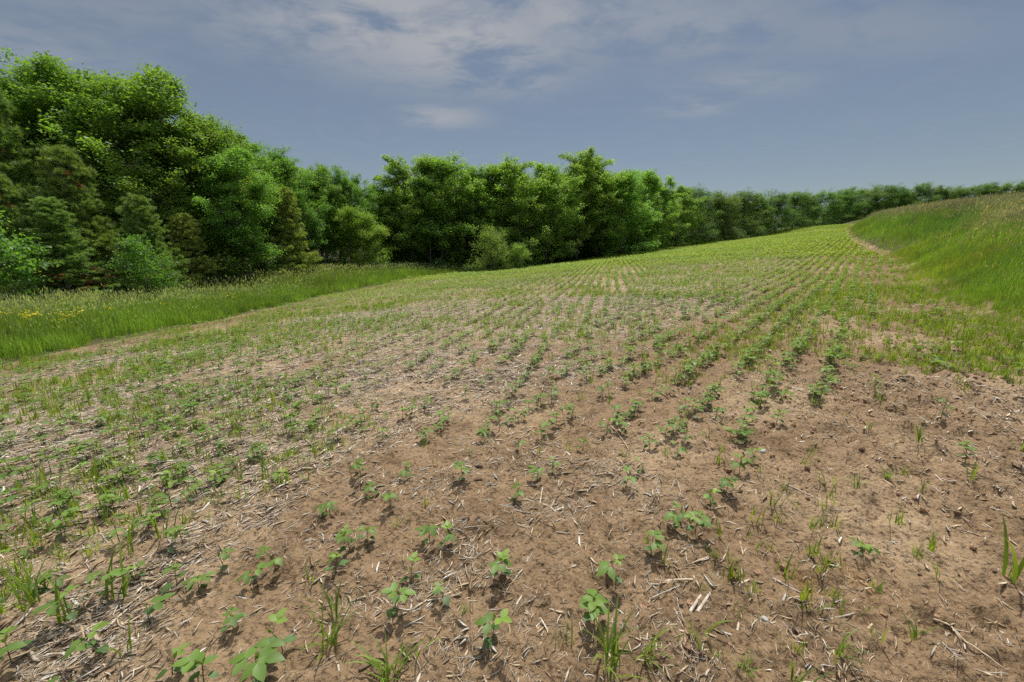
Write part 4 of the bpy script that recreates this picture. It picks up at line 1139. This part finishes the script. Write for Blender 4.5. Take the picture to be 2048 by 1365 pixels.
FRONT = [
    ('pine_a', 62, 172, 22.5, 'pine_tree', 'tallest dark pine rising at the picture edge above all shorter pines', 1.0),
    ('pine_b', 175, 300, 20.5, 'pine_tree', 'broad soft pine with rust-brown dead sprays near its trunk', 1.05),
    ('pine_b', 300, 395, 20.5, 'pine_tree', 'small bluish pine in front of the tall round-topped walnut', 1.1),
    ('pine_b', 35, 350, 18.5, 'pine_tree', 'low dark pine behind the bright sapling at the picture edge', 1.0),
    ('pine_a', 120, 395, 18.0, 'pine_tree', 'low bushy pine between the bright sapling and the leafy shrub', 1.5),
    ('pine_c', 385, 430, 24.0, 'pine_tree', 'short olive pine under the walnut boughs', 1.2),
    ('pine_c', 583, 378, 34.0, 'pine_tree', 'yellowish pine standing free at the meadow corner, branches layered to the ground', 1.0),
    ('walnut_b', 150, 122, 27.5, 'walnut_tree', 'walnut whose pointed crown tops the whole wood', .95),
    ('walnut_a', 250, 124, 27.0, 'walnut_tree', 'big round-topped walnut with sky gaps among its limbs', 1.0),
    ('walnut_c', 372, 152, 27.5, 'walnut_tree', 'walnut with stepped crown sloping down beside the round-topped one', 1.0),
    ('walnut_b', 430, 225, 27.0, 'walnut_tree', 'walnut with dense low boughs sweeping toward the yellowish pine', 1.0),
    ('walnut_c', 500, 300, 27.5, 'walnut_tree', 'leafy young walnut leaning over the meadow behind the olive pine', .95),
    ('walnut_a', 525, 270, 34.0, 'walnut_tree', 'walnut behind the yellowish pine with dark crown against sky', .9),
    ('walnut_b', 600, 300, 38.0, 'walnut_tree', 'tall walnut just past the yellowish pine, upright dark tufts on top', .8),
    ('walnut_c', 655, 335, 42.0, 'walnut_tree', 'narrow tree directly behind the yellow-green maple', .85),
    ('walnut_b', 705, 345, 46.0, 'walnut_tree', 'tree with ragged top between maple and the dip in the skyline', .85),
    ('maple', 735, 418, 42.0, 'maple_tree', 'yellow-green maple with rounded crown at the wood edge', 1.05),
    ('walnut_c', 765, 372, 50.0, 'walnut_tree', 'lowest tree top, in the dip of the skyline', .9),
    ('locust_a', 828, 322, 50.0, 'locust_tree', 'tall locust first on the far side of the skyline dip', .95),
    ('locust_b', 885, 320, 51.0, 'locust_tree', 'upright locust with feathery square top', 1.0),
    ('locust_a', 938, 328, 53.0, 'locust_tree', 'locust behind the lone pale bush, tufted crown', .9),
    ('locust_c', 985, 338, 54.0, 'locust_tree', 'lower locust just beside a notch in the skyline', .85),
    ('locust_b', 1040, 326, 53.0, 'locust_tree', 'locust with hanging sprays above the small pale bush', 1.1),
    ('locust_c', 1090, 332, 55.0, 'locust_tree', 'locust with gaps showing dark limbs, before the tallest crown', .9),
    ('locust_a', 1152, 310, 60.0, 'locust_tree', 'highest locust with drooping crown in the middle of the wood', 1.0),
    ('locust_b', 1192, 322, 62.0, 'locust_tree', 'locust sharing the highest crown, its right shoulder', 1.0),
    ('locust_c', 1238, 345, 62.0, 'locust_tree', 'locust where the skyline steps down from the highest crown', .95),
    ('locust_b', 1272, 345, 67.0, 'locust_tree', 'slim locust with a single pointed tuft on top', .9),
    ('locust_a', 1312, 358, 69.0, 'locust_tree', 'dark locust last before the wood shrinks along the field', .9),
    ('locust_c', 1350, 375, 74.0, 'locust_tree', 'bright leafed locust at the start of the receding wood edge', .95),
]
for kind, px, pt, Y, nm, lab, wd in FRONT:
    tree(kind, px, pt, Y, nm, lab, None, wd)
for kind, px, pt, Y, nm, lab, wd, pb in [
    ('sapling', -14, 405, 15.5, 'sapling', 'bright green sapling at the picture edge before the dark pines', .85, 570),
    ('sapling', 296, 470, 18.5, 'sapling', 'light green sapling with large leaves before the small bluish pine', .75, 560),
    ('sapling', 450, 470, 26.0, 'sapling', 'leafy sapling in shade at the foot of the sweeping walnut', 1.5, 545),
    ('sapling', 860, 410, 49.0, 'sapling', 'bright sapling beside the maple, under the first locust', 1.0, 530),
    ('bush', 987, 457, 44.5, 'bush', 'pale grey-green bush standing alone before the locusts', .9, 525),
    ('bush', 1037, 486, 44.0, 'bush', 'smaller pale bush beside the lone large one', 1.05, 528),
    ('sapling', 1325, 470, 71.0, 'sapling', 'olive sapling leaning out of the wood edge above the field', 1.1, 505),
]:
    tree(kind, px, pt, Y, nm, lab, None, wd, 'bush' if nm == 'bush' else 'sapling', pb)

# the receding wood edge, near to far, and the hedge line beyond the hay bank
FAR = [(1385, 378, 80, 'a'), (1418, 386, 86, 'b'), (1450, 388, 91, 'c'), (1482, 384, 96, 'a'), (1515, 388, 101, 'b'), (1548, 383, 107, 'c'), (1580, 385, 113, 'a'),
       (1610, 387, 119, 'b'), (1640, 380, 124, 'c'), (1668, 380, 128, 'a'), (1695, 376, 132, 'b')]
for px, pt, Y, k in FAR:
    tree('far_' + k, px, pt, Y, 'far_tree', 'dark round tree in the wood edge receding along the top of the field', 'trees of the receding wood edge', 1.0, 'tree', 480)
HEDGE = [(1722, 374, 136, 'c'), (1752, 372, 138, 'a'), (1782, 376, 140, 'b'), (1808, 380, 142, 'c'), (1862, 372, 134, 'b'), (1890, 379, 140, 'a'), (1915, 372, 140, 'c'),
         (1945, 369, 140, 'a'), (1975, 366, 140, 'b'), (2008, 364, 140, 'c'), (2070, 360, 140, 'b'), (2110, 357, 140, 'a'), (2160, 352, 140, 'c')]
for px, pt, Y, k in HEDGE:
    tree('far_' + k, px, pt, Y, 'far_tree', 'small dark tree in the hedge line showing over the hay bank', 'trees of the hedge line over the hay bank', 1.0, 'tree', 450)
tree('far_a', 1832, 366, 133, 'far_tree', 'darker rounded tree standing taller in the hedge line over the hay bank', None, .8, 'tree', 450)
tree('far_b', 2038, 355, 138, 'far_tree', 'pointed tree standing highest in the hedge line over the hay bank', None, .75, 'tree', 450)

# second and third ranks fill the wood; their tops stay under the front skyline
SKY = np.array([(-250, 150), (0, 190), (130, 160), (260, 170), (360, 205), (450, 270), (520, 300), (600, 335), (700, 370), (760, 395), (800, 360), (850, 340), (980, 350), (1150, 335), (1200, 340), (1250, 360), (1340, 385), (1450, 400), (1600, 400), (1760, 385), (2150, 372)], float)
BASEY = np.array([(-250, 20), (0, 23), (340, 27), (500, 31), (640, 44), (900, 53), (1050, 56), (1150, 62), (1300, 72), (1500, 102), (1620, 128), (1760, 138), (2150, 138)], float)
r = np.random.default_rng(77)
for rank in range(3):
    px = -230.0
    while px < 2150:
        Y = np.interp(px, BASEY[:, 0], BASEY[:, 1]) * 1.05 + 3.5 + rank * 5.5 + r.uniform(-1, 1)
        top = np.interp(px, SKY[:, 0], SKY[:, 1]) + 8 + 10 * rank + r.uniform(-6, 14)
        kind = ('walnut_a', 'walnut_b', 'walnut_c')[int(r.integers(3))] if px < 760 else ('locust_a', 'locust_b', 'locust_c')[int(r.integers(3))] if px < 1340 else 'far_' + 'abc'[int(r.integers(3))]
        tree(kind, px, top, Y, 'forest_tree', 'shaded tree standing deeper in the wood behind the front trunks', 'trees deeper in the wood', 1.0)
        px += r.uniform(.8, 1.2) * 4.6 / Y * FPX * (1.0 if rank < 2 else 1.4)

# low growth under the wood edge: a mass nobody could count
def undergrowth():
    g = Geo(); r = np.random.default_rng(88)
    px = np.concatenate([r.uniform(-200, 1400, 620), r.uniform(1300, 1720, 260)])
    Y = np.interp(px, BASEY[:, 0], BASEY[:, 1]) * r.uniform(.97, 1.18, len(px)) + r.uniform(0, 3, len(px))
    x = (px - CX) / FPX / 1.02 * Y; z = base_z(x, Y) - _Z00
    for i in range(len(px)):
        h = r.uniform(.5, 1.9); n = int(170 if px[i] < 1300 else 70)
        C = r.normal(0, 1, (n, 3)) * np.array([.8, .6, .38 * h]) + np.array([x[i], Y[i], z[i] + .55 * h]); C[:, 2] = np.maximum(C[:, 2], z[i] + .03)
        leaves(g, C, r, .15 if px[i] < 700 else .24, np.array([.07, .15, .03]), np.array([.13, .235, .042]), .2, .5)
    return g
tag(obj('undergrowth', undergrowth().mesh('undergrowth', False), M_CROWN), 'dark leafy undergrowth along the foot of the wood', 'undergrowth', None, 'stuff')

# ------------------------------------------------------------------ light, sky, camera
SUN_AZ, SUN_EL = math.radians(12), math.radians(64)
S = Vector((math.sin(SUN_AZ) * math.cos(SUN_EL), math.cos(SUN_AZ) * math.cos(SUN_EL), math.sin(SUN_EL)))
li = bpy.data.lights.new('sun', 'SUN'); li.energy = 4.0; li.angle = math.radians(.6); li.color = (1, .95, .86)
so = bpy.data.objects.new('sun', li); col.objects.link(so); so.rotation_euler = (-S).to_track_quat('-Z', 'Y').to_euler(); so.location = (0, 0, 60)

w = bpy.data.worlds.new('World'); sc.world = w; w.use_nodes = True
nt = w.node_tree
for n in list(nt.nodes): nt.nodes.remove(n)
N = nt.nodes.new; L = nt.links.new
out = N('ShaderNodeOutputWorld'); bg = N('ShaderNodeBackground'); bg.inputs['Strength'].default_value = .1
sky = N('ShaderNodeTexSky'); sky.sky_type = 'NISHITA'; sky.sun_disc = False; sky.sun_elevation = SUN_EL; sky.sun_rotation = SUN_AZ
sky.altitude = 300; sky.air_density = 1.0; sky.dust_density = .25; sky.ozone_density = 1.6
tc = N('ShaderNodeTexCoord')
sep = N('ShaderNodeSeparateXYZ'); L(tc.outputs['Generated'], sep.inputs[0])
def math_node(op, a, b=None, c=None):
    n = N('ShaderNodeMath'); n.operation = op
    for k, v in enumerate((a, b, c)):
        if v is None: continue
        if isinstance(v, (int, float)): n.inputs[k].default_value = v
        else: L(v, n.inputs[k])
    return n.outputs[0]
zc = math_node('ADD', math_node('MAXIMUM', sep.outputs['Z'], 0.0), .08)
cxn = math_node('DIVIDE', sep.outputs['X'], zc); cyn = math_node('DIVIDE', sep.outputs['Y'], zc)
cmb = N('ShaderNodeCombineXYZ'); L(cxn, cmb.inputs[0]); L(cyn, cmb.inputs[1])
def cloud_noise(scale, det, rough, sx=1, sy=1, dist_=.4, loc=(0, 0, 0)):
    mp = N('ShaderNodeMapping'); mp.inputs['Scale'].default_value = (sx, sy, 1); mp.inputs['Location'].default_value = loc; L(cmb.outputs[0], mp.inputs[0])
    n = N('ShaderNodeTexNoise'); n.inputs['Scale'].default_value = scale; n.inputs['Detail'].default_value = det; n.inputs['Roughness'].default_value = rough; n.inputs['Distortion'].default_value = dist_
    L(mp.outputs[0], n.inputs['Vector']); return n.outputs['Fac']
def blob(px, py, rx, ry):
    """a soft patch of sky around a direction, in the same cloud-plane coordinates"""
    x, y, z = ray(px, py); l = math.sqrt(x * x + y * y + z * z); z = z / l; x /= l; y /= l
    k = max(z, 0) + .08
    dx = math_node('DIVIDE', math_node('SUBTRACT', cxn, x / k), rx); dy = math_node('DIVIDE', math_node('SUBTRACT', cyn, y / k), ry)
    r2 = math_node('ADD', math_node('MULTIPLY', dx, dx), math_node('MULTIPLY', dy, dy))
    return math_node('POWER', 2.718, math_node('MULTIPLY', r2, -1.0))
nA = cloud_noise(1.6, 8, .58, 1, 1.6); nB = cloud_noise(5.5, 6, .6, 1, 1.4, .6, (3, 1, 0))
mask = None
for (px, py, rx, ry, amt) in [(900, 80, .6, .42, 1.0), (760, 40, .6, .36, 1.0), (880, 235, .26, .18, .8), (1010, 150, .3, .25, .8), (1120, 20, .4, .3, .8), (1380, 215, .22, .16, .55), (1480, 165, .4, .18, .4),
                              (1330, 50, .6, .3, .5), (1700, 60, .6, .25, .3), (60, 90, .5, .3, .35), (200, 20, .6, .2, .3), (1450, 130, .5, .3, .2)]:
    b = math_node('MULTIPLY', blob(px, py, rx, ry), amt)
    mask = b if mask is None else math_node('MAXIMUM', mask, b)
dens = math_node('ADD', math_node('MULTIPLY', nA, .65), math_node('MULTIPLY', nB, .35))
mr = N('ShaderNodeMapRange'); mr.interpolation_type = 'SMOOTHSTEP'; mr.inputs['From Min'].default_value = .35; mr.inputs['From Max'].default_value = .56
L(dens, mr.inputs['Value'])
fac = math_node('MULTIPLY', math_node('MULTIPLY', mr.outputs[0], mask), .95)
thin = N('ShaderNodeMapRange'); thin.inputs['From Min'].default_value = .5; thin.inputs['From Max'].default_value = .75; thin.inputs['To Max'].default_value = .12
L(nB, thin.inputs['Value'])
fac = math_node('MAXIMUM', fac, thin.outputs[0])
zenith_fill = N('ShaderNodeMapRange'); zenith_fill.interpolation_type = 'SMOOTHSTEP'; zenith_fill.inputs['From Min'].default_value = .62; zenith_fill.inputs['From Max'].default_value = .9; zenith_fill.inputs['To Max'].default_value = .8  # unseen bright cloud overhead, added above the view as fill light
L(sep.outputs['Z'], zenith_fill.inputs['Value'])
tintn = N('ShaderNodeMix'); tintn.data_type = 'RGBA'; tintn.blend_type = 'MULTIPLY'; tintn.inputs['Factor'].default_value = 1; tintn.inputs['B'].default_value = (.64, .59, .525, 1)
L(sky.outputs['Color'], tintn.inputs['A'])
hz = N('ShaderNodeMix'); hz.data_type = 'RGBA'; hz.inputs['Factor'].default_value = .38; hz.inputs['B'].default_value = (1.75, 2.1, 2.75, 1)
L(tintn.outputs['Result'], hz.inputs['A'])
mix = N('ShaderNodeMix'); mix.data_type = 'RGBA'; mix.inputs['B'].default_value = (3.4, 3.5, 3.7, 1)
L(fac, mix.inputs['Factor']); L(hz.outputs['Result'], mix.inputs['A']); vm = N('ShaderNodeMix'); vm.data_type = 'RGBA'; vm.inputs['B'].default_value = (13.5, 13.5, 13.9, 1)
L(zenith_fill.outputs[0], vm.inputs['Factor']); L(mix.outputs['Result'], vm.inputs['A']); L(vm.outputs['Result'], bg.inputs['Color']); L(bg.outputs[0], out.inputs['Surface'])

cam = bpy.data.cameras.new('camera'); co = bpy.data.objects.new('camera', cam); col.objects.link(co)
cam.sensor_width = 36; cam.lens = FPX / 2048 * 36; cam.clip_start = .05; cam.clip_end = 5000
co.location = (0, 0, EYE); co.rotation_euler = (PI / 2 - PITCH, 0, 0)
sc.camera = co
sc.view_settings.view_transform = 'Standard'; sc.view_settings.look = 'None'; sc.view_settings.exposure = .28; sc.view_settings.gamma = 1
sc.render.engine = 'CYCLES'
sc.cycles.max_bounces = 10; sc.cycles.diffuse_bounces = 8; sc.cycles.transmission_bounces = 8; sc.cycles.use_denoising = False
